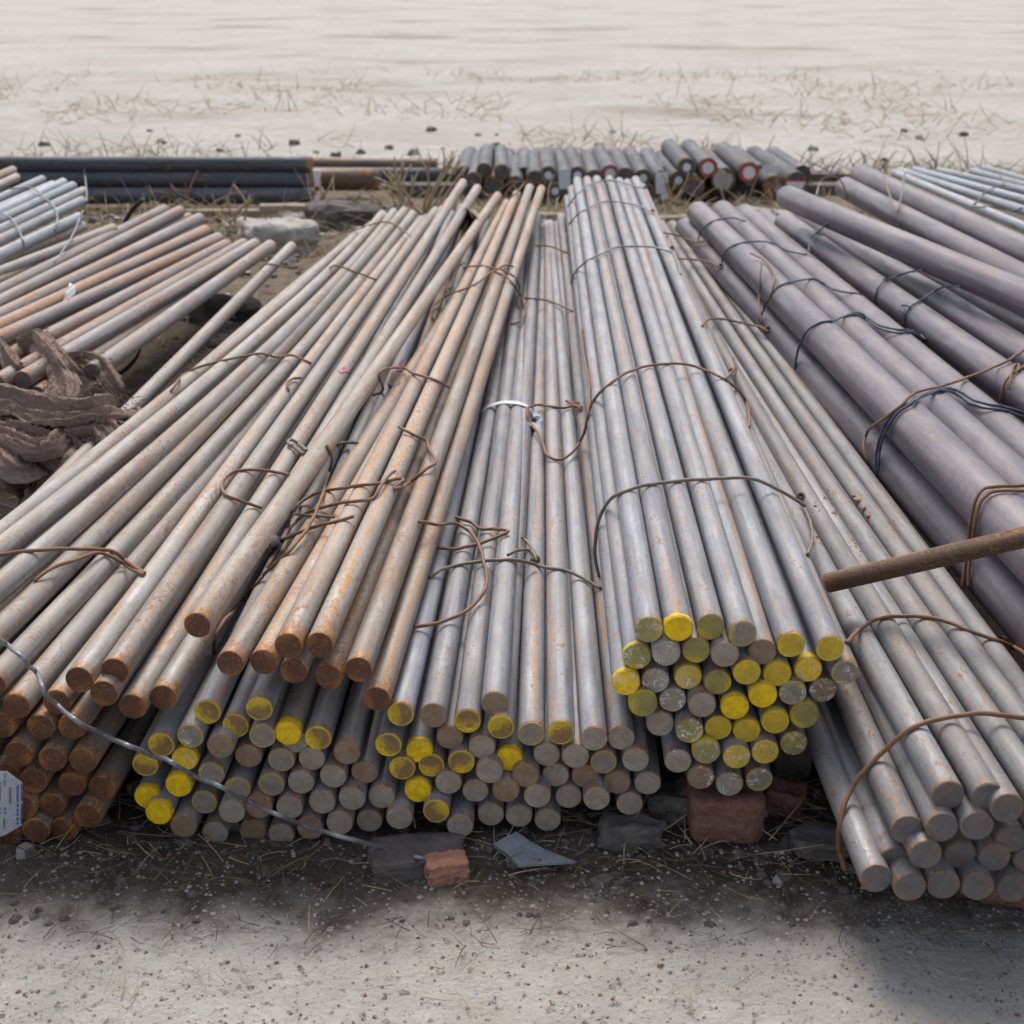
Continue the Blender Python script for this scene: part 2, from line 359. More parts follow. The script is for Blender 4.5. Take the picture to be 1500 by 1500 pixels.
# ------------------------------------------------------------------ ground and pavement
def grid(x0, x1, y0, y1, step, zf):
    nx, ny = int((x1 - x0) / step) + 1, int((y1 - y0) / step) + 1
    V = [(x0 + i * step, y0 + j * step, zf(x0 + i * step, y0 + j * step)) for j in range(ny) for i in range(nx)]
    F = [(j * nx + i, j * nx + i + 1, (j + 1) * nx + i + 1, (j + 1) * nx + i) for j in range(ny - 1) for i in range(nx - 1)]
    return V, F, nx, ny
def gz(x, y):
    n = noise.fractal(Vector((x * 1.1, y * 1.1, 0)), .9, 2.1, 5) * .022 + noise.noise(Vector((x * 14, y * 14, 3))) * .006
    e = min(1, max(0, (y - 1.62) / .15)) * min(1, max(0, (19.4 - y) / 4)) * min(1, max(0, (7.4 - abs(x)) / .4)) * (.35 + .65 * min(1, max(0, (y - 2.05) / .2)))
    return n * e - .012 * (1 - e)
V, F, nx, ny = grid(-7.6, 7.6, 1.6, 19.6, .05, gz)
# the same sheet goes on to the horizon
k = len(V); B = 450
corner = [0, nx - 1, nx * ny - 1, nx * (ny - 1)]
V += [(-B, -B, -.012), (B, -B, -.012), (B, B, -.012), (-B, B, -.012)]
bot = list(range(nx)); rgt = [j * nx + nx - 1 for j in range(ny)]; top = [nx * (ny - 1) + i for i in range(nx - 1, -1, -1)]; lft = [j * nx for j in range(ny - 1, -1, -1)]
for a, (e0, e1) in zip((bot, rgt, top, lft), ((k, k + 1), (k + 1, k + 2), (k + 2, k + 3), (k + 3, k))):
    F.append((e0, e1, *a[::-1]))
g = link('ground', V, F, M['earth']); struct(g); collect(V[:k], F[:(nx - 1) * (ny - 1)])

# ------------------------------------------------------------------ the stacks of bars
FRONT = 2.245
# right of centre: yellow painted ends
o5 = (880, 860)
Arow = zpts(o5, 3.75, [(265, 235, 'Of'), (428, 228, 'Y'), (603, 220, 'O'), (778, 258, 'H'), (888, 357, 'B'), (1045, 317, 'D'), (1258, 338, 'D'),
    (200, 382, 'Of'), (360, 363, 'Gf'), (525, 347, 'O'), (683, 370, 'G'), (803, 468, 'D'), (970, 477, 'D'), (1140, 453, 'Yf'), (1343, 468, 'Hf'),
    (138, 527, 'Yf'), (300, 513, 'Gf'), (480, 493, 'Df'), (643, 522, 'O'), (1055, 580, 'Hf'), (1220, 565, 'Bf'),
    (232, 645, 'O'), (395, 618, 'Gf'), (557, 648, 'G'), (738, 660, 'Y'), (892, 595, 'Y'), (1120, 708, 'O'),
    (327, 752, 'G'), (488, 790, 'Of'), (645, 772, 'D'), (803, 788, 'D'), (960, 738, 'D'),
    (425, 955, 'Gf'), (580, 905, 'Of'), (747, 932, 'Df'), (903, 905, 'Df'), (1060, 858, 'Of'),
    (550, 1045, 'Bf'), (708, 1083, 'Gf'), (870, 1057, 'Hf')])
pile(Arow, FRONT, .0500, M['blue'], 'yellow-ended stack', 'bars of the yellow-ended stack', backs={
    0: (846, 265), 1: (860, 264), 2: (874, 263), 3: (893, 263), 4: (907, 266), 5: (919, 268), 6: (931, 264), 7: (838, 277), 14: (940, 274), 15: (832, 291)})
MD = Vector((.026, 1, 0)).normalized()
# the wide low stack in the middle
o2, o3, o4 = (180, 960), (400, 960), (680, 960)
Wrow = zpts(o2, 5, [(620, 415, 'X'), (1000, 392, 'X'), (825, 515, 'X'), (1210, 570, 'Y'), (1430, 605, 'X'), (495, 590, 'Hf'), (280, 655, 'X'), (715, 665, 'B'),
    (1022, 590, 'H'), (920, 735, 'B'), (1160, 765, 'H'), (165, 800, 'X'), (455, 755, 'Yf'), (648, 868, 'Hf'), (840, 975, 'H'), (1087, 945, 'H'), (1385, 755, 'G'),
    (1305, 928, 'G'), (1220, 1115, 'G'), (408, 950, 'Y'), (180, 1040, 'Y'), (262, 1155, 'Y'), (598, 1075, 'H'), (797, 1145, 'G'), (995, 1110, 'B'), (443, 1253, 'B'),
    (675, 1302, 'G'), (955, 1285, 'B'), (1160, 1313, 'G'), (1372, 1265, 'B'), (1262, 628, 'G')])
Wrow += zpts(o3, 5, [(540, 712, 'B'), (845, 655, 'X'), (1070, 700, 'Y'), (935, 430, 'X'), (1175, 440, 'B'), (1425, 480, 'X'), (1295, 600, 'B'), (440, 885, 'G'), (670, 855, 'B'),
    (945, 825, 'X'), (1160, 805, 'X'), (1380, 780, 'X'), (1060, 990, 'Y'), (1285, 930, 'G'), (360, 1075, 'G'), (578, 1050, 'G'), (795, 1035, 'G'), (925, 1190, 'G'),
    (705, 1210, 'G'), (487, 1230, 'G'), (1195, 1140, 'X'), (1370, 1248, 'G')])
nW = len(Wrow)
Wrow += zpts(o4, 5, [(225, 355, 'B'), (270, 525, 'X'), (490, 575, 'H'), (710, 565, 'X'), (950, 610, 'G'), (1150, 605, 'G'), (130, 670, 'G'), (330, 760, 'Y'), (605, 725, 'G'),
    (815, 738, 'G'), (1020, 780, 'H'), (1255, 765, 'G'), (1345, 935, 'G'), (1120, 930, 'B'), (1210, 1085, 'G'), (970, 1050, 'G'), (765, 1035, 'G'), (885, 885, 'B'),
    (670, 875, 'G'), (535, 1030, 'G'), (450, 880, 'B'), (185, 850, 'G'), (305, 990, 'B'), (82, 990, 'G'), (195, 1165, 'G'), (400, 1175, 'G'), (610, 1205, 'G')])
Wb = {nW: (779, 330), nW + 2: (797, 332), nW + 3: (801, 330), nW + 4: (806, 328), nW + 5: (822, 318), 34: (757, 335), 35: (766, 335)}
pile(Wrow, FRONT + .01, .0497, M['blue'], 'wide low stack', 'bars of the wide low stack', backs=Wb, dirn=MD, mat2={3: M['grey'], nW: M['blue'], 34: M['blue']})
# brown weathered bars on top of the middle
Brow = [(289, 916, 'R'), (337, 972, 'R'), (386, 970, 'R'), (422, 946, 'R'), (468, 945, 'R'), (430, 983, 'R'), (482, 992, 'R'), (525, 981, 'R'), (552, 1024, 'R')]
pile(Brow, FRONT, .0490, M['brown'], 'brown middle stack', 'brown weathered bars lying over the middle', zclamp=.2, backs={
    0: (729, 287), 1: (742, 325), 2: (747, 312), 3: (742, 298), 4: (757, 285), 5: (750, 310), 6: (765, 300), 7: (776, 275), 8: (793, 277)})
# left stack: rusty ends, dusty tops
Lrow = [(167.5, 983, 'R'), (116, 996, 'R'), (24, 1034, 'R'), (-12, 1003, 'R'), (-62, 985, 'R'), (-112, 955, 'R'), (-190, 955, 'R'), (194, 1035, 'R'), (239, 1022, 'R'),
    (152, 1016, 'R'), (83, 1029, 'R'), (59, 1065, 'R'), (105, 1065, 'R'), (3, 1063, 'R'), (27, 1105, 'R'), (76, 1113, 'R'), (121, 1115, 'R'), (48, 1145, 'R'), (105, 1149, 'R'),
    (149, 1155, 'R'), (33, 1183, 'R'), (75, 1180, 'R'), (128, 1196, 'R'), (52, 1217, 'R'), (93, 1217, 'R'), (8, 1137, 'R'), (11, 1224, 'R'), (-10, 1178, 'R'),
    (-40, 1040, 'R'), (-85, 1022, 'R'), (-150, 985, 'R'), (-190, 1005, 'R'), (-35, 1100, 'R'), (-30, 1215, 'R'), (-58, 1150, 'R'), (-240, 975, 'R'), (-130, 1060, 'R')]
pile(Lrow, FRONT, .0505, M['grey'], 'left stack', 'rusty-ended bars of the left stack', zclamp=.2,
    mat2={i: M['rustbar'] for i in (11, 12, 13, 14, 15, 16, 17, 18, 19, 20, 21, 22, 23, 24, 25, 26, 27, 32, 33, 34)}, backs={
    0: (638, 309), 1: (618, 322), 2: (612, 326), 3: (604, 314), 4: (592, 309), 5: (577, 311), 6: (560, 314), 7: (678, 268), 8: (699, 276),
    9: (640, 315), 10: (618, 322), 28: (600, 322), 30: (578, 322), 31: (545, 330), 29: (588, 320), 35: (528, 338)},
    mids={0: (396, 650), 1: (366, 650), 2: (343, 650), 3: (318, 650), 4: (277, 650), 5: (243, 650), 6: (195, 650), 28: (302, 650), 30: (221, 650), 35: (166, 650), 31: (180, 650)})
# front right stack
Qrow = [(1389, 1165, 'S'), (1447, 1168, 'S'), (1476, 1184, 'S'), (1523, 1166, 'S'), (1567, 1160, 'S'), (1610, 1172, 'S'), (1380, 1212, 'S'), (1432, 1210, 'S'), (1329, 1216, 'S'), (1482, 1229, 'S'),
    (1356, 1252, 'S'), (1407, 1252, 'S'), (1310, 1261, 'S'), (1283, 1287, 'S'), (1531, 1215, 'S'), (1457, 1256, 'S'), (1508, 1258, 'S'), (1333, 1300, 'S'), (1383, 1297, 'S'), (1433, 1299, 'S'), (1484, 1302, 'S')]
pile(Qrow, 1.915, .0515, M['right'], 'front right stack', 'grey bars of the front right stack', L=6, jit=.03, zclamp=.1, backs={
    0: (950, 332), 1: (960, 330), 3: (968, 328), 4: (982, 331), 5: (996, 333), 8: (945, 345), 6: (955, 340), 2: (962, 340), 12: (925, 365), 13: (915, 380)},
    mids={0: (1118, 670), 1: (1146, 670), 3: (1186, 670), 4: (1217, 670), 5: (1244, 670)})

def free_bar(bx, by, bz, mx, my, mz, L, D, mat, label, group, face=None, Lf=None, straight=True):
    """far end seen at b, another point seen at m; the bar runs on from b through m for length L"""
    Pb, Pmm = at_z(bx, by, bz), at_z(mx, my, mz); d = (Pmm - Pb).normalized()
    return bar(Pb + d * L, Pb, D, mat, label, group, None, face)
PG = 'thick purple grey bars on the right'
PL = 'thick purple grey bar'
free_bar(1005, 335, .26, 1319, 688, .30, 6, .12, M['purple'], PL + ' lowest beside the front right stack', PG)
free_bar(1023, 312, .36, 1300, 591, .425, 6, .12, M['purple'], PL + ' under blue wires, highest next to the front right stack', PG)
free_bar(1058, 310, .33, 1249, 487, .385, 6, .12, M['purple'], PL + ' second from the front right stack in its tied layer', PG)
free_bar(1090, 315, .30, 1273, 473, .34, 6, .12, M['purple'], PL + ' third from the front right stack, half hidden between neighbours', PG)
free_bar(1150, 328, .30, 1348, 469, .34, 6, .12, M['purple'], PL + ' with short end left of the crossing bar, tied by knotted wires', PG)
free_bar(1178, 320, .30, 1340, 421, .33, 6, .12, M['purple'], PL + ' running just under the long crossing bar', PG)
free_bar(1215, 322, .22, 1447, 447, .24, 6, .12, M['purple'], PL + ' in deep shade below the long crossing bar', PG)
free_bar(1120, 322, .20, 1400, 575, .20, 6, .12, M['purple'], PL + ' lowest, glimpsed in the gap beside the knotted wires', PG)
free_bar(1153, 289, .50, 1447, 413, .50, 6, .115, M['purple'], PL + ' lying slantwise across the top of the others', PG)
free_bar(1238, 275, .40, 1473, 397, .42, 6, .12, M['purple'], PL + ' second behind the crossing bar, under two thin wires', PG)
free_bar(1259, 256, .46, 1495, 365, .47, 6, .12, M['purple'], PL + ' hindmost, below the thin blue bars at top right', PG)
TG = 'thin pale blue bars at top right'
for lab, b, m in (('lowest thin pale blue bar emerging behind the hindmost purple bar', (1310, 253), (1420, 299)), ('second lowest thin pale blue bar at top right', (1318, 250), (1436, 288)),
        ('middle thin pale blue bar at top right, under the dark wire', (1340, 249), (1452, 279)), ('second highest thin pale blue bar at top right', (1375, 250), (1468, 272)),
        ('thin pale blue bar with its far end seen at top right', (1424, 251), (1500, 271)), ('highest thin pale blue bar at the top right corner', (1440, 247), (1500, 263))):
    free_bar(*b, .26, *m, .29, 5, .052, M['pale'], lab, TG)
# left: pale bundle, rusty yellow short bars, lone bar
NG = 'pale blue bars at far left'
for i, (b, m) in enumerate((((62, 263), (0, 291)), ((77, 271), (0, 305)), ((93, 267), (0, 311)), ((107, 272), (0, 322)), ((122, 280), (0, 337)), ((120, 294), (0, 351)), ((116, 318), (0, 373)))):
    free_bar(*b, .42 - .02 * max(0, i - 4), *m, .42 - .02 * max(0, i - 4), 4.5, .050, M['pale'], f'{ORD[i + 1]} pale blue bar from the top in the wired far left bundle', NG)
free_bar(19, 249, .44, 0, 257, .44, 3, .05, M['brown'], 'rusty bar tip at the top left corner', NG)
free_bar(24, 260, .42, 0, 271, .42, 3, .05, M['grey'], 'dusty grey bar tip just below the rusty one, top left', NG)
free_bar(121, 332, .33, 0, 383, .33, 3.5, .052, M['grey'], 'dusty grey bar just below the pale blue far left bundle', NG)
free_bar(166, 335, .33, 0, 398, .33, 3.5, .052, M['grey'], 'dusty grey bar above the yellow-rusted short bars, with rounded end', NG)
free_bar(150, 345, .30, 0, 411, .30, 3.5, .052, M['brown'], 'orange-streaked bar between grey bar and short rusted bars', NG)
MG = 'orange-streaked bars behind the brown rag'
M['orange'] = steel('orange streaked steel', (.20, .21, .235), (.36, .36, .365), .95, .45, 1.0, .6, sw=.75)
MS = [((241, 307), (0, 427), 4), ((264, 309), (0, 443), 4), ((292, 320), (0, 462), 4), ((301, 338), (0, 478), 4), ((320, 349), (0, 494), 4), ((332, 359), (80, 489), 2.9),
      ((357, 358), (100, 503), 2.6), ((374, 358), (101, 517), 2.55), ((396, 360), (155, 531), 2.4)]
for i, (b, m, L) in enumerate(MS):
    free_bar(*b, .30, *m, .31, L, .060, M['orange'], f'{ORD[i + 1]} from the top of the orange-streaked short bars behind the rag', MG, FACE['S'])
for i in (3, 5, 6, 7):
    b0, m0, L0 = MS[i]; b1, m1, _ = MS[i + 1]
    free_bar((b0[0] + b1[0]) / 2 - 8, (b0[1] + b1[1]) / 2 + 8, .25, (m0[0] + m1[0]) / 2 - 5, (m0[1] + m1[1]) / 2 + 9, .26, L0 + .1 * (i % 3), .056, M['orange'], f'lower orange-streaked bar showing between the {ORD[i + 1]} and {ORD[i + 2]} short bars', MG, FACE['S'])
free_bar(277, 318, .25, 0, 458, .26, 4, .052, M['orange'], 'orange-streaked bar in the lower layer, under the third short bar', MG, FACE['S'])
free_bar(340, 372, .24, 66, 540, .25, 2.7, .052, M['orange'], 'grey bar in the lower layer with end beneath the rag', MG, FACE['S'])
free_bar(427, 361, .27, 124, 665, .25, 5.9, .0500, M['grey'], 'lone grey bar lying left of the left stack, under the rag', 'bars of the left side')
# rusted rough bar at right lying across the front right stack
Pa, Pb = at_z(1212, 854, .382), at_z(1500, 787, .535); dd = (Pb - Pa).normalized()
bar(Pa, Pa + dd * 1.5, .040, M['scabby'], 'scabby brown rusted bar lying across the front right stack', None, None, FACE['R'], 'dark rusted cut end', solid=False)
# rear: dark bars lying crosswise
KG = 'dark bars lying crosswise at the back'
def cross_bar(x0, x1, y, Y, D, mat, label, face=None):
    a, b = at_y(x1, y, Y), at_y(x0, y - 1, Y); bar(a, b, D, mat, label, KG, None, FACE['S'])
cross_bar(-140, 461, 287, 9.95, .115, M['rear'], 'lowest dark blue crosswise bar at the back left')
cross_bar(-140, 457, 263, 10.00, .108, M['rear'], 'second dark blue crosswise bar at the back left')
cross_bar(-140, 457, 241, 10.02, .108, M['rear'], 'topmost dark blue crosswise bar, cut by the top edge')
cross_bar(-120, 440, 275, 10.12, .108, M['rear'], 'hidden dark crosswise bar behind the lowest one')
cross_bar(330, 557, 263, 10.5, .16, M['rearbrown'], 'short rusty brown thick bar right of the tagged bars')
cross_bar(420, 655, 257, 11.1, .115, M['rear'], 'dark crosswise bar behind the dry weeds')
cross_bar(420, 640, 243, 11.2, .115, M['rearbrown'], 'brown crosswise bar topmost behind the dry weeds')
# rear: ends of thick dark bars
RG = 'thick dark bars with ends facing forward at the back'
t = NT('dark sawn end'); n1 = t.noise(t.vec((30, 30, 30)), 1, 5, .6)
M['darkend'] = t.done(t.mix(t.ramp(n1, .3, .7), (.055, .055, .052), (.115, .11, .10)), .7)
M['brownend'] = plain('brown sawn end', (.16, .075, .04), (.24, .13, .08), 30, .8, .3, .002)
M['mauveend'] = plain('mauve sawn end', (.12, .095, .09), (.17, .14, .135), 30, .8, .3, .002)
rear = [(695, 263, 22, 'd'), (709, 250, 22, 'd'), (724, 271, 28, 'd'), (735, 252, 22, 'd'), (754, 271, 26, 'd'), (784, 263, 26, 'd'), (803, 257, 26, 'w'), (813, 280, 24, 'w'), (846, 257, 26, 'w'), (828, 262, 24, 'd'),
        (870, 262, 26, 'd'), (894, 255, 26, 'r'), (916, 259, 26, 'd'), (942, 261, 26, 'w'), (974, 287, 26, 'w'), (950, 283, 24, 'd'), (968, 262, 24, 'd'), (994, 264, 26, 'w'), (1006, 245, 26, 'w'), (1017, 273, 30, 'm'),
        (1037, 246, 28, 'r'), (1060, 263, 34, 'p'), (1097, 253, 30, 'r'), (1134, 273, 31, 'b'), (1166, 267, 30, 's')]
for x in range(680, 1200, 29): rear.append((x + rnd.uniform(-3, 3), 256 + rnd.uniform(-2, 2), 27, 'k'))  # recessed bars added so the gaps between the ends go dark
for x in range(690, 1190, 30): rear.append((x, 289 + rnd.uniform(-3, 3), 26, 'k'))  # lower recessed row, added to fill the dark void under the pile
rlay = layers([(a[0], a[1]) for a in rear], 14)
def disk(r, n=16, x=0.0): return [(x, r * math.cos(2 * math.pi * k / n), r * math.sin(2 * math.pi * k / n)) for k in range(n)], [tuple(range(n))]
for i, (x, y, d, c) in enumerate(rear):
    P = at_y(x, y, (10.75 if y < 270 else 11.2) if c == 'k' else 10.3 + rnd.uniform(-.05, .05)); dw = d / FPX * 10.45
    word = {'d': 'plain dark end', 'k': 'added recessed gap-darkening end', 'w': 'white sticker on end', 'r': 'red-ringed white sticker', 'm': 'mauve brown end', 'p': 'peeling white end', 'b': 'orange-brown end', 's': 'red and white stripe'}[c]
    n, k = rlay[i]
    e = bar(P, P + Vector((rnd.uniform(-.02, .02), 1.3, 0)), dw, M['rear'], f'thick bar with {word}, {ORD[k]} from left in {ORD[n]} layer at back', RG, None,
            M['brownend'] if c == 'b' else M['mauveend'] if c == 'm' else M['darkend'])
    if c in 'wrp':
        if c == 'r': V, F = disk(dw * .40, 18, -.0035); link('sticker_ring', V, F, M['red'], e, False)
        V, F = disk(dw * (.22 if c == 'w' else .29 if c == 'r' else .40), 16, -.005)
        if c == 'p': V = [(x_, y_ * (1 + .35 * noise.noise(Vector((y_ * 60, z_ * 60, 1)))), z_ * (1 + .45 * noise.noise(Vector((y_ * 50, z_ * 70, 9))))) for x_, y_, z_ in V]
        link('sticker', V, F, M['palestone'] if c == 'p' else M['white'], e, False)
    if c == 'b':
        V, F = disk(dw * .2, 14, -.004); link('sticker', [(a, b + dw * -.2, c_ - dw * .1) for a, b, c_ in V], F, M['palestone'], e, False)
    if c == 's':
        for nm, z0, z1, mt in (('red_stripe', .02, .10, 'red'), ('white_stripe', -.36, .02, 'white')):
            w = lambda z: math.sqrt(max(.0, .46 ** 2 - z * z))
            link(nm, [(-.004, -w(z0) * dw, z0 * dw), (-.004, w(z0) * dw, z0 * dw), (-.004, w(z1) * dw, z1 * dw), (-.004, -w(z1) * dw, z1 * dw)], [(0, 1, 2, 3)], M[mt], e, False)
BVH = BVHTree.FromPolygons(BV, BF)

# ------------------------------------------------------------------ wires
def hit(px, py):
    d = ray(px, py).normalized(); r = BVH.ray_cast(EYE, d)
    return r if r[0] is not None else (at_z(px, py, 0), Vector((0, 0, 1)), 0, (at_z(px, py, 0) - EYE).length)
def spline(pts, n=6):
    out = []
    P = [pts[0]] + list(pts) + [pts[-1]]
    for i in range(1, len(P) - 2):
        a, b, c, d = P[i - 1], P[i], P[i + 1], P[i + 2]
        for k in range(n):
            t = k / n
            out.append(tuple(.5 * ((2 * b[j]) + (-a[j] + c[j]) * t + (2 * a[j] - 5 * b[j] + 4 * c[j] - d[j]) * t * t + (-a[j] + 3 * b[j] - 3 * c[j] + d[j]) * t ** 3) for j in range(len(b))))
    out.append(tuple(pts[-1])); return out
def tube(pts, r, sides=8, taper=None):
    pts = [Vector(p) for p in pts]; V, F = [], []; N = Vector((.3, .2, 1))
    for i, p in enumerate(pts):
        T = (pts[min(i + 1, len(pts) - 1)] - pts[max(i - 1, 0)])
        T = T.normalized() if T.length > 1e-9 else Vector((1, 0, 0))
        N = N - T * N.dot(T)
        if N.length < 1e-6: N = T.orthogonal()
        N.normalize(); Bn = T.cross(N)
        q = r * (taper(i / (len(pts) - 1)) if taper else 1)
        for k in range(sides):
            a = 2 * math.pi * k / sides; V.append(p + N * (q * math.cos(a)) + Bn * (q * math.sin(a)))
    for i in range(len(pts) - 1):
        for k in range(sides):
            j = (k + 1) % sides; F.append((i * sides + k, i * sides + j, (i + 1) * sides + j, (i + 1) * sides + k))
    F.append(tuple(range(sides - 1, -1, -1))); F.append(tuple((len(pts) - 1) * sides + k for k in range(sides)))
    return V, F
def lie(pts, r, lift=0.0, win=3):
    P = spline([(float(a), float(b)) for a, b in pts], 7); t = [hit(*p)[3] for p in P]
    m = [min(t[max(0, i - win):i + win + 1]) for i in range(len(t))]
    s = [sum(m[max(0, i - win):i + win + 1]) / len(m[max(0, i - win):i + win + 1]) for i in range(len(m))]
    s = [min(a, b) for a, b in zip(s, t)]
    return [EYE + ray(*p).normalized() * (q - r * 1.6 - lift) for p, q in zip(P, s)]
def arch(pts, r, ref, lift=0.0):
    h = hit(*pts[ref])[0]; h = h - ray(*pts[ref]).normalized() * (r * 1.8 + lift); Y = h.y
    P = spline([(float(a), float(b)) for a, b in pts], 7); A = [(at_y(a, b, Y) - EYE).length for a, b in P]; t = [min(q, hit(*p)[3] - r * 1.8 - lift) for p, q in zip(P, A)]
    m = [min(t[max(0, i - 3):i + 4]) for i in range(len(t))]; s = [sum(m[max(0, i - 3):i + 4]) / len(m[max(0, i - 3):i + 4]) for i in range(len(m))]
    return [EYE + ray(*p).normalized() * min(a, b) for p, a, b in zip(P, s, t)]
def coil(c, ax, r, n=3, R_=.008, ln=.022):
    ax = ax.normalized(); u = ax.orthogonal().normalized(); v = ax.cross(u)
    return [c + ax * (ln * (i / (n * 10) - .5)) + (u * math.cos(i * .628) + v * math.sin(i * .628)) * R_ for i in range(n * 10 + 1)]
WG = 'tie wires around the stacks'
def wire(label, mat, *strands, r=.0041, knots=()):
    e = None
    items = []
    for st in strands:
        mode, pts = st[0], st[1]; kw = st[2] if len(st) > 2 else {}
        rr = kw.pop('r', r)
        P = lie(pts, rr, **kw) if mode == 'lie' else arch(pts, rr, **kw)
        P = [p + Vector(noise.noise_vector(p * 22)) * .0018 + Vector(noise.noise_vector(p * 70)) * .0006 for p in P]
        items.append(('strand', tube(P, rr)))
    for (px, py, k) in knots:
        h = hit(px, py)[0]; c = h - ray(px, py).normalized() * .012
        items.append(('knot', tube(coil(c, Vector((rnd.uniform(-.3, .3), -.8, .6)) if k == 0 else Vector((1, rnd.uniform(-.2, .2), -.15)), r), r * .95)))
    if len(items) == 1:
        return tag(link('tie_wire', *items[0][1], mat), label, 'tie wire', WG)
    o = empty('tie_wire', items[0][1][0][0]); tag(o, label, 'tie wire', WG)
    for nm, (V, F) in items:
        link(nm, [v - o.location for v in V], F, mat, o)
    return o
RW, DW, BW, GW = M['rustwire'], M['dullwire'], M['bluewire'], M['greywire']
wire('dull wire arching over the yellow-ended stack nearest its painted ends', DW,
     ('arch', [(878, 845), (872, 815), (873, 785), (880, 755), (895, 731), (925, 716), (960, 708), (1000, 704), (1050, 701), (1090, 699), (1120, 707), (1150, 722), (1180, 741)], dict(ref=7)),
     ('lie', [(1172, 735), (1183, 755), (1190, 785), (1183, 814)], dict(lift=.004)), knots=((1173, 728, 0),))
wire('brown wire looping off the yellow-ended stack onto the wide low stack', RW,
     ('lie', [(852, 482), (853, 505), (858, 535), (863, 560), (863, 590), (858, 625), (845, 655), (822, 673), (803, 668), (795, 650), (785, 630), (773, 613), (774, 598), (788, 593), (805, 595), (825, 598), (840, 594), (853, 600)], dict(lift=.012)),
     ('arch', [(858, 625), (863, 600), (875, 580), (890, 565), (920, 545), (955, 535), (1000, 533), (1040, 545), (1064, 557)], dict(ref=5)),
     ('lie', [(1062, 556), (1085, 575), (1096, 600), (1097, 626)], dict(lift=.004)), ('lie', [(1063, 556), (1070, 546), (1078, 540), (1074, 523)], dict(lift=.02)),
     ('lie', [(828, 587), (840, 592), (853, 597)], dict(lift=.015)), knots=((1069, 545, 0), (845, 593, 1)))
wire('dark wire across the middle of the yellow-ended stack', GW, ('arch', [(836, 415), (843, 398), (860, 382), (880, 372), (905, 362), (945, 361), (970, 365), (985, 371)], dict(ref=4)), ('lie', [(985, 370), (993, 384), (997, 402)], dict(lift=.004)), knots=((984, 364, 0),))
wire('dark wire across the far part of the yellow-ended stack', GW, ('arch', [(833, 330), (845, 315), (865, 303), (890, 295), (925, 299), (945, 305), (958, 315)], dict(ref=3)), knots=((955, 310, 0),))
wire('dark wire closest to the far tips of the yellow-ended stack', GW, ('arch', [(832, 302), (845, 285), (865, 270), (893, 264), (920, 270), (945, 277)], dict(ref=3)), knots=((945, 275, 0),))
wire('rusty wire curling out right of the brown middle stack', RW, ('lie', [(606, 918), (625, 916), (660, 906), (690, 889), (709, 866), (713, 845), (708, 820), (700, 795), (685, 776), (665, 767), (640, 768), (612, 764)], dict(lift=.014)))
wire('rusty wire with a sharp beak bend over the wide low stack', RW, ('lie', [(640, 803), (670, 803), (705, 795), (741, 781), (740, 777), (725, 775), (705, 775), (690, 765), (668, 757)], dict(lift=.016)))
wire('brown wire twisted upright across the wide low stack', DW, ('arch', [(628, 846), (650, 833), (680, 826), (720, 821), (755, 820), (785, 827)], dict(ref=3)),
     ('lie', [(785, 827), (800, 832), (825, 835), (850, 845), (880, 862)]), ('lie', [(764, 786), (775, 796), (781, 808), (786, 822)], dict(lift=.02)), ('lie', [(743, 813), (758, 806), (776, 807), (786, 820)], dict(lift=.018)), knots=((784, 821, 0),))
wire('long rusty wire running down the gap beside the foremost brown bar', RW, ('lie', [(478, 652), (486, 670), (480, 700), (468, 738), (454, 768), (438, 790), (420, 810), (390, 838), (370, 862), (348, 888), (325, 915), (314, 940), (313, 960)], dict(lift=.008)))
wire('rusty wire with curved hook on the brown middle stack', RW, ('lie', [(578, 690), (566, 700), (556, 716), (546, 730), (524, 734), (492, 738), (470, 744), (446, 754), (426, 772), (416, 790), (404, 812), (392, 832)], dict(lift=.012)))
wire('zigzag rusty wire highest on the brown middle stack front', RW, ('lie', [(584, 625), (604, 636), (624, 645), (629, 658), (638, 676), (626, 686), (606, 702), (590, 713), (576, 716)], dict(lift=.012)))
wire('rusty wire bridging to a bent tip amid the tangle', RW, ('lie', [(577, 715), (590, 703), (580, 702), (554, 708), (520, 712), (480, 718), (460, 724), (438, 738), (425, 752), (423, 766)], dict(lift=.006)))
wire('straight dark wire end lowest in the tangle', RW, ('lie', [(518, 756), (490, 764), (454, 774), (420, 788), (396, 797)], dict(lift=.006)))
wire('short dark wire end just above the lowest in the tangle', RW, ('lie', [(490, 757), (464, 756), (430, 753)], dict(lift=.003)), r=.003)
wire('looped wire hugging the rust-flecked bar of the left stack', RW, ('lie', [(424, 696), (400, 691), (368, 688), (341, 693), (325, 709), (331, 725), (352, 733), (383, 744)], dict(lift=.006)))
wire('knobbly wire knot sticking out left of the foremost brown bar', DW, ('lie', [(446, 664), (432, 656), (422, 648), (428, 644), (440, 652), (450, 660)], dict(lift=.012)), ('lie', [(494, 651), (510, 648), (524, 649)]), r=.005)
wire('long wire across the left stack at the left edge', RW, ('lie', [(-20, 816), (0, 812), (40, 807), (100, 804), (150, 805), (168, 809), (185, 822), (212, 840)], dict(lift=.003)),
     ('lie', [(50, 851), (75, 833), (110, 820), (142, 810), (162, 815), (190, 832), (210, 842)], dict(lift=.006)))
wire('wavy wire across the middle of the left stack', RW, ('lie', [(250, 573), (262, 556), (275, 545), (300, 535), (340, 525), (380, 518), (392, 520), (405, 523), (430, 521), (456, 533)], dict(lift=.003)))
wire('small hooked wire end in the gap right of the left stack', RW, ('lie', [(424, 573), (420, 562), (428, 555), (441, 554)], dict(lift=.01)))
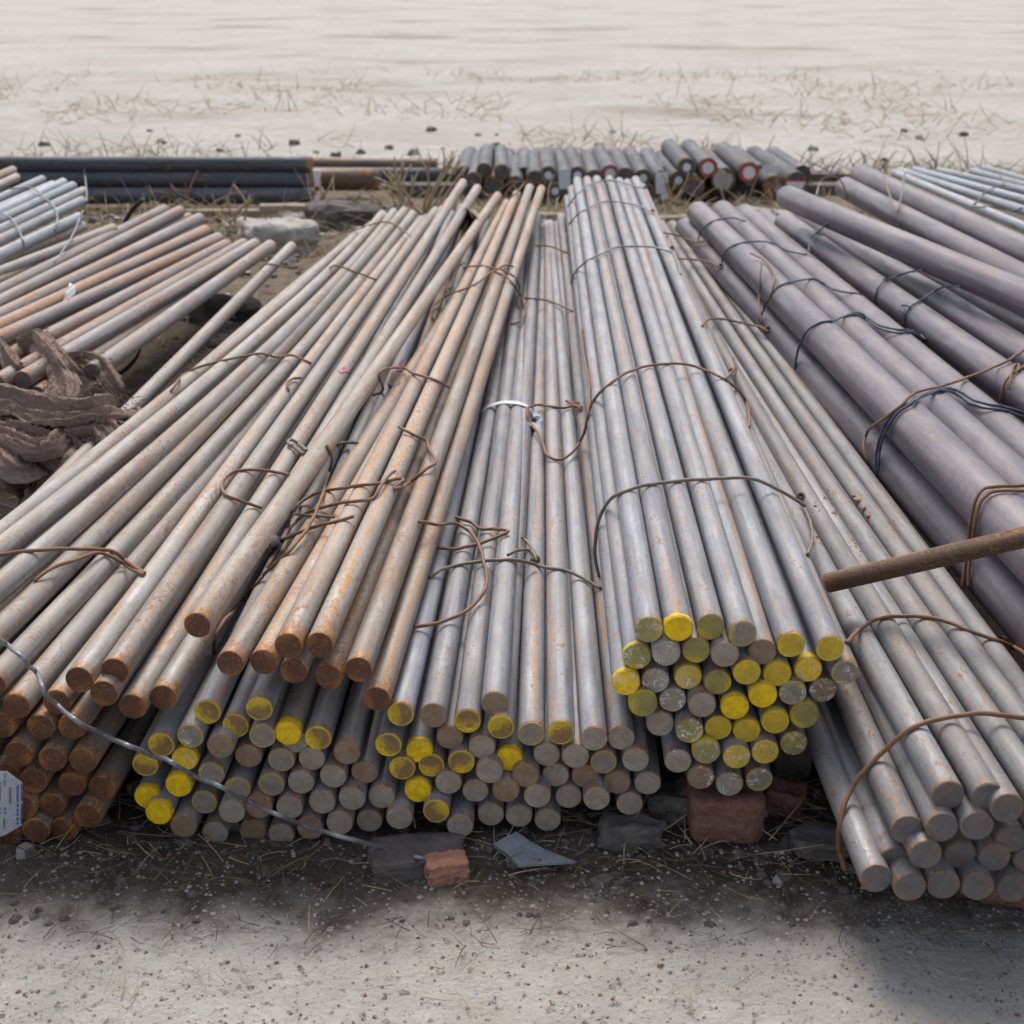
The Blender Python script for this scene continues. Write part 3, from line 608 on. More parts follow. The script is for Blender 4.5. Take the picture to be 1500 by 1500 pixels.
wire('kinked dark wire over the brown middle stack halfway up', RW, ('lie', [(547, 579), (561, 571), (555, 550), (563, 541), (590, 539), (606, 547), (633, 555), (658, 568)], dict(lift=.006)))
wire('bundle of twisted wires over the far brown middle stack', RW, ('lie', [(680, 385), (665, 395), (660, 409), (655, 421), (657, 430), (655, 441)], dict(lift=.012)),
     ('arch', [(679, 392), (704, 389), (720, 392), (740, 397), (755, 407), (761, 420), (760, 437), (759, 452)], dict(ref=2)),
     ('lie', [(751, 390), (741, 388), (731, 393), (717, 400), (699, 415), (675, 425), (659, 431), (644, 440), (633, 451), (632, 463), (636, 471)], dict(lift=.008)),
     ('lie', [(724, 398), (740, 405), (752, 417), (763, 433), (769, 448), (769, 461), (760, 471), (748, 475)], dict(lift=.010)))
wire('thin brown wire from the brown stack towards the yellow-ended stack', DW, ('lie', [(766, 437), (780, 437), (800, 440), (820, 447), (839, 456)], dict(lift=.004)))
wire('thin wire across the far wide low stack in shade', RW, ('lie', [(785, 360), (807, 361), (831, 371)], dict(lift=.003)))
wire('dark wire around the far end of the left stack', RW, ('lie', [(379, 397), (383, 391), (395, 387), (430, 391), (457, 373), (483, 349), (523, 336), (561, 325), (585, 333), (602, 347)], dict(lift=.004)))
wire('short dark wire lying on the upper left stack', RW, ('lie', [(483, 393), (494, 389), (521, 399), (552, 410)], dict(lift=.002)))
wire('rusty wires standing up at the far tip of the brown stack', RW, ('lie', [(750, 267), (770, 266), (794, 269)], dict(lift=.03)), ('lie', [(795, 262), (803, 274), (805, 288), (802, 301), (797, 318)], dict(lift=.02)), ('lie', [(776, 252), (768, 268), (757, 281), (745, 292)], dict(lift=.03)))
wire('rusty wire with spiral twist across the front right stack', RW, ('arch', [(1240, 942), (1256, 925), (1278, 910), (1300, 904), (1330, 902), (1360, 905), (1395, 913), (1415, 922), (1440, 931), (1472, 942), (1490, 950), (1510, 966)], dict(ref=4)), knots=((1472, 938, 1), (1486, 945, 1)))
wire('thick rusty wire hooping the near end of the front right stack', RW, ('arch', [(1238, 1275), (1228, 1240), (1230, 1205), (1242, 1165), (1262, 1135), (1290, 1105), (1320, 1077), (1350, 1060), (1400, 1049), (1450, 1046), (1500, 1052), (1530, 1060)], dict(ref=7)), r=.0046)
wire('brown wire on the upper front right stack', RW, ('lie', [(1028, 478), (1036, 469), (1057, 467), (1097, 475), (1116, 480), (1126, 486)], dict(lift=.004)), knots=((1124, 483, 0),))
wire('rusty wire further up the front right stack', RW, ('lie', [(991, 379), (1015, 380), (1041, 385), (1057, 393)], dict(lift=.004)), knots=((1056, 390, 0),))
wire('rusty wire at the far tips of the front right stack', RW, ('lie', [(972, 341), (993, 345), (1020, 355), (1038, 351)], dict(lift=.006)))
wire('dark blue wire arching over three thick purple bars', BW, ('lie', [(1164, 541), (1169, 512), (1183, 485), (1201, 473), (1220, 470), (1239, 463), (1255, 461), (1271, 469), (1287, 480), (1313, 488), (1335, 487), (1355, 500)], dict(lift=.006)),
     ('lie', [(1240, 461), (1258, 458), (1275, 468), (1290, 477), (1315, 483), (1338, 485), (1356, 498)], dict(lift=.010)))
wire('paired blue and steel wires over the nearest purple bars', BW, ('lie', [(1284, 696), (1283, 672), (1291, 635), (1307, 608), (1327, 592), (1353, 580), (1380, 572), (1401, 577), (1420, 590), (1441, 597), (1473, 602), (1505, 613)], dict(lift=.008)),
     ('lie', [(1287, 690), (1288, 665), (1296, 635), (1312, 608), (1330, 594), (1355, 577), (1382, 569), (1405, 573), (1425, 585), (1445, 592), (1475, 597), (1505, 607)], dict(lift=.012)))
wire('rusty wire rising to the right over the purple bars', RW, ('lie', [(1271, 675), (1265, 653), (1273, 629), (1297, 612), (1319, 595), (1341, 575), (1381, 565), (1417, 553), (1469, 532), (1505, 509)], dict(lift=.016)))
wire('paired rusty wire hoop by the scabby rusted bar', RW, ('lie', [(1410, 862), (1415, 819), (1420, 776), (1427, 740), (1438, 719), (1457, 713), (1510, 711)], dict(lift=.008)), ('lie', [(1418, 860), (1421, 815), (1426, 780), (1434, 740), (1446, 725), (1462, 719), (1510, 719)], dict(lift=.010)))
wire('thin loop wire hanging over the upper thick purple bars', RW, ('lie', [(1100, 371), (1119, 381), (1129, 392), (1134, 405), (1131, 427), (1121, 448), (1112, 470)], dict(lift=.012)), ('lie', [(1116, 384), (1113, 413), (1112, 448), (1116, 474)], dict(lift=.010)))
wire('dark blue wire over the upper thick purple bars, middle one', BW, ('lie', [(1118, 450), (1135, 424), (1159, 413), (1191, 409), (1207, 416), (1225, 425), (1260, 431), (1273, 440)], dict(lift=.006)))
wire('dark blue wire nearer the far ends of the purple bars', BW, ('lie', [(1057, 384), (1065, 366), (1081, 357), (1100, 354), (1127, 355), (1153, 367), (1183, 373)], dict(lift=.006)))
wire('dark blue wire closest to the far ends of the purple bars', BW, ('lie', [(1023, 352), (1028, 337), (1047, 323), (1073, 319), (1092, 324)], dict(lift=.005)))
wire('dark tie near the short end left of the crossing bar', BW, ('lie', [(1184, 369), (1188, 350), (1197, 341), (1212, 328)], dict(lift=.006)), ('lie', [(1194, 336), (1199, 342), (1205, 345)], dict(lift=.01)))
wire('dark tie passing beneath the crossing bar, upper one', BW, ('lie', [(1281, 446), (1284, 427), (1296, 412), (1327, 400), (1353, 395)], dict(lift=.006)), knots=((1297, 411, 0),))
wire('dark tie with open loop beneath the crossing bar', BW, ('lie', [(1324, 478), (1327, 459), (1333, 449), (1353, 437), (1380, 421), (1409, 420)], dict(lift=.006)), ('lie', [(1326, 462), (1319, 449), (1327, 447), (1334, 450)], dict(lift=.012)))
wire('knotted wire at the right edge among purple bars', RW, ('lie', [(1466, 586), (1469, 571), (1476, 554), (1488, 545), (1505, 533)], dict(lift=.006)), ('lie', [(1478, 571), (1480, 555), (1485, 536), (1492, 534), (1492, 544)], dict(lift=.014)))
wire('thin wire hoop standing behind the crossing bar tip', DW, ('arch', [(1196, 287), (1202, 266), (1214, 258), (1226, 260), (1234, 269), (1242, 291)], dict(ref=5)))
wire('two thin wires crossing over the hindmost purple bar', DW, ('lie', [(1292, 248), (1303, 285), (1316, 322), (1319, 332)], dict(lift=.008)), ('lie', [(1326, 252), (1319, 293), (1313, 318)], dict(lift=.008)))
wire('dark wavy wire over thin pale blue bars, top right', BW, ('lie', [(1461, 250), (1470, 268), (1455, 275), (1441, 283), (1431, 295), (1425, 303), (1452, 303), (1484, 309), (1498, 303)], dict(lift=.008)))
wire('thin grey wire sticking up past the far left bundle', GW, ('lie', [(79, 386), (93, 366), (109, 339), (121, 309)], dict(lift=.01)), ('arch', [(121, 309), (127, 290), (126, 270), (123, 248)], dict(ref=0, lift=.01)), r=.004)
wire('grey wire around the far left bundle near the left edge', GW, ('lie', [(-5, 311), (16, 320), (29, 340), (38, 365)], dict(lift=.004)))
wire('grey wire around the tips of the far left bundle', GW, ('lie', [(13, 277), (45, 275), (64, 288), (80, 304), (84, 320), (81, 340)], dict(lift=.004)))
wire('rusty wires dangling over the dark crosswise bars', RW, ('lie', [(250, 269), (256, 277), (272, 283), (277, 298)], dict(lift=.02)), ('lie', [(290, 250), (280, 272), (276, 288), (277, 310)], dict(lift=.02)), ('lie', [(218, 281), (240, 282), (248, 290), (261, 296), (280, 298), (293, 305), (305, 319)], dict(lift=.03)), r=.007)
# long wire in front of the lower left bar ends
P = [at_y(a, b, FRONT - .07 - .05 * math.sin(i * .5)) for i, (a, b) in enumerate(spline([(-30, 925), (0, 937), (16, 948), (40, 972), (56, 991), (67, 1017), (88, 1037), (120, 1060), (160, 1081), (192, 1095), (227, 1108), (253, 1117), (283, 1136), (320, 1152), (360, 1172), (400, 1190), (440, 1206), (480, 1220), (560, 1241), (610, 1256)], 6))]
P += [at_z(x, y, .016) for x, y in spline([(632, 1260), (650, 1265), (668, 1269)], 6)]
P = [p + Vector(noise.noise_vector(p * 14)) * .003 for p in P]
tag(link('loose_wire', *tube(P, .0042), GW), 'long grey loose wire slanting down in front of the lower left bar ends', 'loose wire')

# ------------------------------------------------------------------ small things
def rock(name, c, size, mat, label, cat, seed, rough=.35, group=None, box=False, rot=0.0, sub=3):
    bm = bmesh.new()
    if box:
        bmesh.ops.create_cube(bm, size=1); bmesh.ops.subdivide_edges(bm, edges=bm.edges[:], cuts=22, use_grid_fill=True)
        for v in bm.verts:
            q = v.co * 2; l = (abs(q.x) ** 9 + abs(q.y) ** 9 + abs(q.z) ** 9) ** (1 / 9); v.co = q / l / 2
        bm.normal_update()
    else: bmesh.ops.create_icosphere(bm, subdivisions=sub, radius=.6)
    for v in bm.verts:
        p = v.co.copy(); n = noise.fractal(p * 2.2 + Vector((seed, seed * 2, 0)), .9, 2.2, 4) * rough + ((noise.noise(p * 15 + Vector((seed, 0, 0))) * .02 + min(0, noise.noise(p * 34 + Vector((0, seed, 0))) + .25) * .05) if box else 0)
        if not box:
            n += -.25 * max(0, noise.noise(p * 1.1 + Vector((seed, 0, 5))))
            p = Vector((max(-.5, min(.5, p.x)), max(-.5, min(.5, p.y)), max(-.45, min(.42, p.z))))
        v.co = Vector((p.x * size[0], p.y * size[1], p.z * size[2])) + v.normal * n * min(size)
    me = bpy.data.meshes.new(name); bm.to_mesh(me); bm.free(); me.materials.append(mat)
    me.polygons.foreach_set('use_smooth', [box] * len(me.polygons))
    o = bpy.data.objects.new(name, me); COL.objects.link(o); o.location = c; o.rotation_euler = (0, 0, rot)
    return tag(o, label, cat, group)
bc = at_y(1066, 1205, FRONT + .02)
rock('brick', (bc.x, FRONT + .10, .052), (.138, .215, .095), M['brick'], 'worn red brick under the yellow-ended stack', 'brick', 3, .05, None, True, R(-2))
rock('brick', (at_z(612, 1245, .02).x, 2.20, .004), (.17, .10, .05), M['stone'], 'broken blackened brick lying flat below the wide low stack', 'brick', 8, .16, None, True, R(8))
rock('brick', (at_z(655, 1250, .02).x, 2.16, .01), (.075, .05, .045), M['brickpale'], 'broken orange brick piece beside the blackened brick', 'brick', 11, .16, None, True, R(14))
rock('brick', (at_z(1163, 1205, .03).x, 2.52, .04), (.10, .14, .09), M['stone'], 'dark brick lump in shade right of the red brick', 'brick', 5, .12, None, True, R(30))
rock('brick', (at_z(1170, 1225, .03).x, 2.36, .03), (.065, .06, .055), M['brick'], 'small reddish brick fragment below the dark lump', 'brick', 15, .14, None, True, R(-25))
rock('brick', (at_z(1155, 1140, .05).x, 2.72, .09), (.05, .10, .14), M['brick'], 'upright red brick half hidden behind the front right stack', 'brick', 19, .1, None, True, R(10))
rock('stone', at_z(1000, 1175, .03), (.14, .10, .08), M['stone'], 'dark rounded stone between the two front stacks', 'stone', 21, .3)
rock('stone', at_z(925, 1222, .02), (.11, .08, .06), M['stone'], 'dark clod of earth below the wide low stack right end', 'stone', 25, .35)
rock('stone', at_z(1205, 1232, .02), (.12, .09, .04), M['stone'], 'flat grey stone beside the front right stack hoop', 'stone', 29, .25)
p = at_z(410, 352, .06); rock('stone_block', p, (.40, .34, .22), M['palestone'], 'pale broken stone block beyond the left stack', 'stone', 31, .14, None, True, R(24))
p = at_z(372, 330, .03); rock('stone', p, (.40, .2, .10), M['palestone'], 'low pale rubble lump left of the stone block', 'stone', 37, .3)
p = at_z(520, 318, .05); rock('stone', p, (.6, .35, .2), M['stone'], 'brown rubble heap behind the left stack tips', 'stone', 41, .3)
p = at_z(455, 316, .03); rock('stone', p, (.45, .25, .12), M['palestone'], 'tan rubble below the red hanging tag', 'stone', 43, .3)
p = at_z(310, 505, .0); rock('stone', p, (.22, .16, .08), M['stone'], 'grey stone in the gap left of the left stack', 'stone', 47, .3)
p = at_z(330, 455, .02); rock('stone', p, (.32, .2, .14), M['stone'], 'larger grey stone in the gap below short rusted bars', 'stone', 53, .3)
p = at_z(300, 460, .03); rock('brick', (p.x, p.y, .04), (.10, .2, .12), M['stone'], 'dark brick propping the orange-streaked short bars', 'brick', 57, .1, None, True, R(40))
p = at_z(1130, 318, .04); rock('stone', p, (.36, .2, .14), M['palestone'], 'tan stone beyond the purple bars', 'stone', 59, .3)
rock('brick', (.90, 2.10, .055), (.12, .24, .10), M['brick'], 'red brick propping the near end of the front right stack', 'brick', 71, .06, None, True, R(75))
# wooden planks near the far ends
def plank(c, size, rz, label, rx=0.0):
    bm = bmesh.new(); bmesh.ops.create_cube(bm, size=1); bmesh.ops.subdivide_edges(bm, edges=bm.edges[:], cuts=3, use_grid_fill=True)
    for v in bm.verts: v.co = Vector((v.co.x * size[0], v.co.y * size[1], v.co.z * size[2])) + v.normal * noise.noise(v.co * 3 + Vector(c)) * .008
    me = bpy.data.meshes.new('plank'); bm.to_mesh(me); bm.free(); me.materials.append(M['wood'])
    o = bpy.data.objects.new('plank', me); COL.objects.link(o); o.location = c; o.rotation_euler = (rx, 0, rz); return tag(o, label, 'wooden plank')
plank(at_z(985, 322, .03), (.5, .12, .05), R(12), 'tan wooden plank behind the front right stack tips')
plank(at_z(795, 318, .04), (.35, .10, .05), R(-8), 'pale wooden plank between the two front stacks at back')
plank(at_z(345, 314, .04), (.9, .1, .06), R(2), 'long grey plank below the dark crosswise bars')
plank(at_z(420, 311, .05), (.35, .12, .10), R(4), 'short pale timber block below the dark crosswise bars')
for lab, Y in (('front dark sleeper under the rear thick bars', 10.75), ('rear dark sleeper under the rear thick bars', 11.4)):
    z1 = at_y(974, 300, 10.3).z
    o = link('timber_sleeper', [(x, y, z) for z in (-.05, max(.08, z1)) for x, y in ((-.9, Y - .1), (2.6, Y - .1), (2.6, Y + .1), (-.9, Y + .1))], [(0, 3, 2, 1), (4, 5, 6, 7), (0, 1, 5, 4), (1, 2, 6, 5), (2, 3, 7, 6), (3, 0, 4, 7)], M['stone'], None, False); tag(o, lab, 'timber sleeper')
# clay crumbs on the front right stack
crumbs = [(1250, 728, 8), (1256, 736, 12), (1265, 747, 9), (1272, 757, 9), (1280, 770, 4), (1222, 752, 9), (1208, 730, 6), (1302, 766, 4), (1308, 772, 5), (1310, 777, 4), (1316, 785, 4), (1197, 788, 6), (1202, 797, 4), (1248, 791, 5), (1253, 797, 4), (1260, 808, 4), (1194, 742, 5), (1217, 683, 5)]
CL = ['topmost of the four bigger orange clay crumbs by the third bar', 'biggest orange clay crumb on the front right stack', 'orange clay crumb just below the biggest one', 'lowest of the four bigger orange clay crumbs']
for i, (x, y, s) in enumerate(crumbs[:4]):
    h = hit(x, y)[0]; q = s / FPX * 3.2
    rock('clay_crumb', h + Vector((0, 0, q * .3)), (q, q * 1.3, q * .8), M['clay'], CL[i], 'clay crumb', 60 + i, .4, 'clay crumbs on the front right stack', False, i, 1)
V, F = [], []
for x, y, s in crumbs[4:] + [(x + rnd.uniform(-7, 7), y + rnd.uniform(-9, 9), rnd.uniform(1.5, 3.5)) for x, y, _ in crumbs for _ in range(2)]:
    h = hit(x, y)[0]; q = s / FPX * 3.2 * .6; k = len(V)
    for d in ((1, 0, .2), (-.9, .2, .1), (0, 1.2, .3), (.1, -1.1, .2), (0, 0, 1.0), (.1, .1, -.4)): V.append(h + Vector(d) * q * rnd.uniform(.7, 1.2))
    for a, b in ((0, 2), (2, 1), (1, 3), (3, 0)): F += [(k + a, k + b, k + 4), (k + b, k + a, k + 5)]
struct(link('clay_grit', V, F, M['clay'], None, False), 'stuff')
rock('clay_crumb', hit(1371, 826)[0], (.012, .018, .010), M['brickpale'], 'pale clay crumb stuck on the scabby rusted bar', 'clay crumb', 99, .4, None, False, 1, 1)
# white plastic strap on the wide low stack
def ribbon(pts, w, th, lift=0.0, mode='lie', ref=0):
    P = lie(pts, .001, lift) if mode == 'lie' else arch(pts, .001, ref, lift)
    V, F = [], []
    for i, p in enumerate(P):
        T = (P[min(i + 1, len(P) - 1)] - P[max(i - 1, 0)]).normalized(); up = Vector((0, 0, 1)); wd = Vector((0, 1, 0)); wd = (wd - T * wd.dot(T)).normalized(); n = T.cross(wd)
        for a, b in ((-1, -1), (1, -1), (1, 1), (-1, 1)): V.append(p + wd * (a * w / 2) + n * (b * th / 2))
    for i in range(len(P) - 1):
        for k in range(4): F.append((i * 4 + k, i * 4 + (k + 1) % 4, i * 4 + 4 + (k + 1) % 4, i * 4 + 4 + k))
    return V, F
tag(link('plastic_strap', *ribbon([(706, 602), (718, 594), (740, 589), (765, 592), (780, 602), (789, 615), (783, 623), (774, 620)], .030, .0012, .003), M['white'], smooth=False), 'white plastic strap over the bars of the wide low stack', 'plastic strap')
# paper tag at lower left with print
tg = empty('paper_tag', at_y(10, 1180, FRONT - .06)); tag(tg, 'white paper tag with blue print at the lower left edge', 'paper tag')
def on_tag(name, pts, dy, mat):
    V = [at_y(x, y, FRONT - .06 + .05 * (x - 10) / 40 - dy) - tg.location for x, y in pts]; return V
V = on_tag('card', [(-30, 1131), (10, 1130), (33, 1147), (32, 1209), (8, 1223), (-30, 1236)], 0, None)
n = len(V); V2 = [v + Vector((0, .0016, 0)) for v in V]
link('card', V + V2, [tuple(range(n))[::-1], tuple(range(n, 2 * n))] + [(i, (i + 1) % n, n + (i + 1) % n, n + i) for i in range(n)], M['paper'], tg, False)
def prn(name, quads, mat):
    V, F = [], []
    for (x0, y0, x1, y1) in quads:
        k = len(V); V += on_tag('', [(x0, y0), (x1, y0), (x1, y1), (x0, y1)], .0012, None); F.append((k, k + 1, k + 2, k + 3))
    return link(name, V, F, mat, tg, False)
prn('blue_border', [(31, 1148, 32.8, 1173), (30.6, 1178, 32.4, 1207)], M['bluink'])
bl = []
for y in (1151, 1156, 1161, 1166, 1171, 1178, 1185, 1191, 1198, 1204):
    bl += [(24.2, y, 28, y + .8), (24.2, y + 1.7, 27.6, y + 2.5), (25.6, y, 26.4, y + 3.4), (24, y + 3.0, 28, y + 3.6)]
for y in (1183, 1189): bl += [(-1, y, 2, y + 1), (-1, y + 2, 2, y + 3), (5.5, y, 9.5, y + .9), (7, y, 8, y + 4), (5.5, y + 2.2, 9.5, y + 3)]
bl += [(6, 1133, 8.5, 1134.5), (6, 1136, 8.5, 1138)]
prn('blue_print', bl, M['bluink'])
prn('grey_print', [(5.5, 1142, 8.5, 1151), (13, 1153, 17, 1177), (4.5, 1199, 8, 1214), (-8, 1145, 1.4, 1173)], M['greyink'])
V = on_tag('', [(11, 1130.5), (32.5, 1146), (29, 1147.5), (13, 1136)], .003, None); link('folded_corner', V, [(0, 1, 2, 3)], M['white'], tg, False)
# grey plastic sheet and paper scraps
V = [at_z(x, y, z) for x, y, z in ((722, 1236, .03), (756, 1218, .045), (775, 1231, .03), (800, 1245, .022), (845, 1262, .02), (760, 1268, .02), (742, 1250, .026))]
o = link('plastic_sheet', V + [v - Vector((0, 0, .004)) for v in V], [(0, 1, 6), (1, 2, 6), (2, 5, 6), (2, 3, 5), (3, 4, 5)] + [(i, 7 + i, 7 + (i + 1) % 6, (i + 1) % 6) for i in range(6)], M['sheet'], None, False); tag(o, 'crumpled grey plastic sheet on the ground below the wide low stack', 'plastic sheet')
def scrap(name, pts, mat, label, cat, lift=.004):
    V = [hit(x, y)[0] - ray(x, y).normalized() * (lift + .006 * (i % 2)) for i, (x, y) in enumerate(pts)]; n = len(V)
    V2 = [v + ray(*pts[i]).normalized() * .003 for i, v in enumerate(V)]
    return tag(link(name, V + V2, [tuple(range(n))[::-1], tuple(range(n, 2 * n))] + [(i, (i + 1) % n, n + (i + 1) % n, n + i) for i in range(n)], mat, None, False), label, cat)
sc = scrap('paper_scrap', [(102, 414), (111, 419), (110, 430), (103, 436), (92, 440), (96, 430)], M['white'], 'white and orange paper scrap on the orange-streaked bars', 'paper scrap', .02)
scrap('plastic_scrap', [(100, 432), (104, 434), (101, 438), (91, 441)], M['pink'], 'orange corner beside the white paper scrap', 'paper scrap', .03)
scrap('plastic_scrap', [(495, 543), (502, 538), (512, 537), (511, 543), (500, 546)], M['pink'], 'small dark pink plastic scrap between brown bars', 'plastic scrap', .01)
scrap('plastic_scrap', [(577, 536), (586, 529), (596, 528), (594, 537), (588, 543), (580, 543)], M['pink'], 'pink plastic scrap by the kinked wire', 'plastic scrap', .012)
scrap('cloth_scrap', [(565, 548), (575, 543), (588, 545), (586, 560), (577, 568), (567, 562)], M['rag'], 'dirty cloth scrap below the pink plastic by the kinked wire', 'cloth scrap', .006)
scrap('plastic_scrap', [(452, 352), (457, 350), (456, 366), (452, 370)], M['pink'], 'pink plastic scrap right of the stone block', 'plastic scrap', .02)
scrap('plastic_scrap', [(396, 789), (402, 783), (413, 788), (410, 799), (398, 806)], M['white'], 'crumpled white plastic scrap caught in the wire tangle', 'plastic scrap', .012)
scrap('straw_twist', [(668, 304), (682, 304), (698, 308), (702, 320), (697, 322), (690, 313), (675, 311)], M['straw'], 'tan straw twist around the far tips of brown bars', 'straw twist', .02)
# tags hanging at the rear
hg = empty('hanging_tag', at_y(462, 275, 9.9)); tag(hg, 'red and white tag hanging from the dark crosswise bars', 'tag')
for nm, pts, mt in (('ribbon', [(459, 250), (464, 250), (466, 272), (461, 274)], 'white'), ('ribbon', [(466, 250), (471, 250), (468, 268), (478, 284), (474, 285), (463, 270)], 'white'), ('card', [(467, 283), (477, 286), (479, 300), (476, 310), (467, 308)], 'white'), ('red_patch', [(469, 287), (475, 288), (475, 301), (469, 303)], 'red'), ('ribbon', [(460, 288), (465, 288), (466, 300), (461, 302)], 'white')):
    V = [at_y(x, y, 9.86 - (.004 if nm == 'red_patch' else 0)) - hg.location for x, y in pts]; n = len(V)
    link(nm, V + [v + Vector((0, .003, 0)) for v in V], [tuple(range(n))[::-1], tuple(range(n, 2 * n))] + [(i, (i + 1) % n, n + (i + 1) % n, n + i) for i in range(n)], M[mt], hg, False)
for x0, y0, x1, y1, lab in ((818, 248, 836, 277, 'pale blue label hanging left of the yellow-ended stack tips'), (960, 252, 979, 284, 'pale blue label hanging right of the yellow-ended stack tips'), (1117, 242, 1143, 254, 'pale lilac label at the top edge above the orange-brown end')):
    V = [at_y(x, y, 10.16) for x, y in ((x0, y0), (x1, y0), (x1 - 1, y1), (x0 + 1, y1))]
    o = link('paper_label', V + [v + Vector((0, .003, 0)) for v in V], [(3, 2, 1, 0), (4, 5, 6, 7), (0, 1, 5, 4), (1, 2, 6, 5), (2, 3, 7, 6), (3, 0, 4, 7)], M['paper'], None, False); tag(o, lab, 'label')
# black rubber strip and bent metal strip
P = [at_z(x, y, z) for x, y, z in spline([(170, 549, .06), (185, 540, .10), (198, 526, .14), (205, 512, .18), (206, 496, .24)], 6)]
tag(link('rubber_strip', *tube(P, .009, 8, lambda t: 1.25 - t), M['black']), 'black rubber strip sticking up below the orange-streaked bars', 'rubber strip')
P = [at_z(x, y, .2 + (340 - y) * .004) for x, y in spline([(178, 338), (186, 320), (197, 304), (209, 293)], 5)]
tag(link('cut_cable', *tube(P, .013), M['black']), 'cut black cable stub behind the far left bars', 'cable stub')

# ------------------------------------------------------------------ brown rag
rag = empty('burlap_rag', at_z(90, 600, .2)); tag(rag, 'frayed brown burlap strips heaped over bars at the left edge', 'rag')
def strip(pts, w, th, seed, roll=0.0):
    """pts: px, py, z of the strap's middle; w width, th thickness"""
    P = [at_z(a, b, c) for a, b, c in spline(pts, 12)]; V, F = [], []; n = 96
    acc = 0
    for i, p in enumerate(P):
        T = (P[min(i + 1, len(P) - 1)] - P[max(i - 1, 0)]).normalized()
        up = Vector((0, -.55, .85)); wd = T.cross(up).normalized(); nn = wd.cross(T).normalized()
        c, s = math.cos(roll), math.sin(roll); wd, nn = wd * c + nn * s, nn * c - wd * s
        if i: acc += (p - P[i - 1]).length
        ww = w * (1 + .35 * noise.noise(Vector((acc * 9, seed, 1)))); tt = th * (1 + .3 * noise.noise(Vector((acc * 12, seed, 7))))
        endk = min(1, .55 + min(i, len(P) - 1 - i) * .2)
        h = n // 2
        for k in range(n):                                          # a thin cloth folded along its length: upper side there, under side back
            f = k / (h - 1) if k < h else 1 - (k - h) / (h - 1)
            u = f - .5; ph = seed + 1.6 * noise.noise(Vector((acc * 5, seed, 2)))
            y = tt * (.55 * math.cos(u * 6.0 + ph * .4) + .30 * math.sin(u * 15 + ph) + .11 * math.sin(u * 38 + ph * 1.7 + 2 * noise.noise(Vector((acc * 14, u * 3, seed)))))
            y += tt * .35 * noise.noise(Vector((acc * 16, u * 4, seed + 5))) - tt * 1.1 * (2 * abs(u)) ** 4
            y += .0014 * math.sin(u * w * 1500) + .0035 * noise.noise(Vector((u * w * 160, acc * 45, seed + 9))) + .002 * noise.noise(Vector((u * w * 400, acc * 120, seed)))
            x = u * ww * (1 - .12 * noise.noise(Vector((acc * 60, seed, 1 if u > 0 else 2)))) + (.006 * noise.noise(Vector((acc * 150, seed, u))) if abs(u) > .44 else 0)
            V.append(p + wd * x * endk + nn * (y * endk - (.006 if k >= h else 0)) - rag.location)
    for i in range(len(P) - 1):
        for k in range(n):
            j = (k + 1) % n; F.append((i * n + k, i * n + j, (i + 1) * n + j, (i + 1) * n + k))
    F.append(tuple(range(n))[::-1]); F.append(tuple((len(P) - 1) * n + k for k in range(n)))
    o = link('cloth_strip', V, F, M['rag'], rag); o['kind'] = 'part'; del o['kind']; return P
edges = []
for args in (
    ([(28, 505, .34), (52, 492, .37), (75, 515, .36), (92, 538, .34), (104, 552, .31)], .085, .03, 1.3),
    ([(-12, 498, .33), (4, 512, .35), (15, 530, .34), (28, 545, .32), (38, 540, .30)], .07, .035, 2.1),
    ([(38, 535, .30), (55, 548, .29), (70, 556, .27), (84, 560, .26)], .045, .02, 3.7),
    ([(80, 535, .33), (88, 556, .32), (92, 575, .30), (95, 592, .28)], .10, .022, 4.2),
    ([(100, 528, .31), (122, 524, .33), (145, 534, .33), (160, 552, .31), (172, 574, .27), (188, 592, .22)], .065, .026, 5.9),
    ([(-20, 578, .30), (20, 585, .32), (60, 596, .33), (100, 602, .34), (140, 596, .35), (168, 592, .34), (180, 600, .31), (172, 610, .28)], .095, .04, 6.4),
    ([(-20, 600, .26), (25, 612, .28), (70, 618, .29), (110, 622, .29), (150, 618, .28)], .085, .035, 7.7),
    ([(-20, 628, .25), (15, 640, .28), (45, 652, .29), (72, 652, .28), (92, 640, .27)], .07, .03, 8.8),
    ([(98, 626, .30), (125, 622, .31), (148, 622, .31), (162, 640, .29), (160, 658, .26), (145, 664, .24)], .075, .03, 9.1),
    ([(112, 630, .29), (122, 645, .27), (135, 655, .25)], .06, .03, 10.6),
    ([(105, 640, .27), (82, 660, .26), (62, 690, .20), (48, 720, .12), (36, 745, .05)], .20, .03, 11.9),
    ([(0, 652, .26), (25, 672, .25), (40, 690, .20), (46, 705, .14)], .12, .025, 12.4)):
    edges.append((args, strip(*args)))
V, F = [], []
for (a, w, th, sd), P in edges:                                    # fibres fraying from the strap edges
    for _ in range(260):
        p = rnd.choice(P) - rag.location; d = Vector((rnd.gauss(0, 1), rnd.gauss(0, 1), rnd.gauss(0, 1))).normalized()
        p = p + Vector((rnd.uniform(-.5, .5) * w, rnd.uniform(-.3, .3) * w, .4 * th + rnd.uniform(0, .3) * th)); q = p + d * rnd.uniform(.008, .028); s = d.orthogonal().normalized() * .0006
        k = len(V); V += [p - s, p + s, (p + q) / 2 + Vector((0, 0, .003)), q]; F += [(k, k + 1, k + 2), (k, k + 2, k + 3)]
o = link('frayed_fibres', V, F, M['rag'], rag, False); o['kind'] = 'stuff'

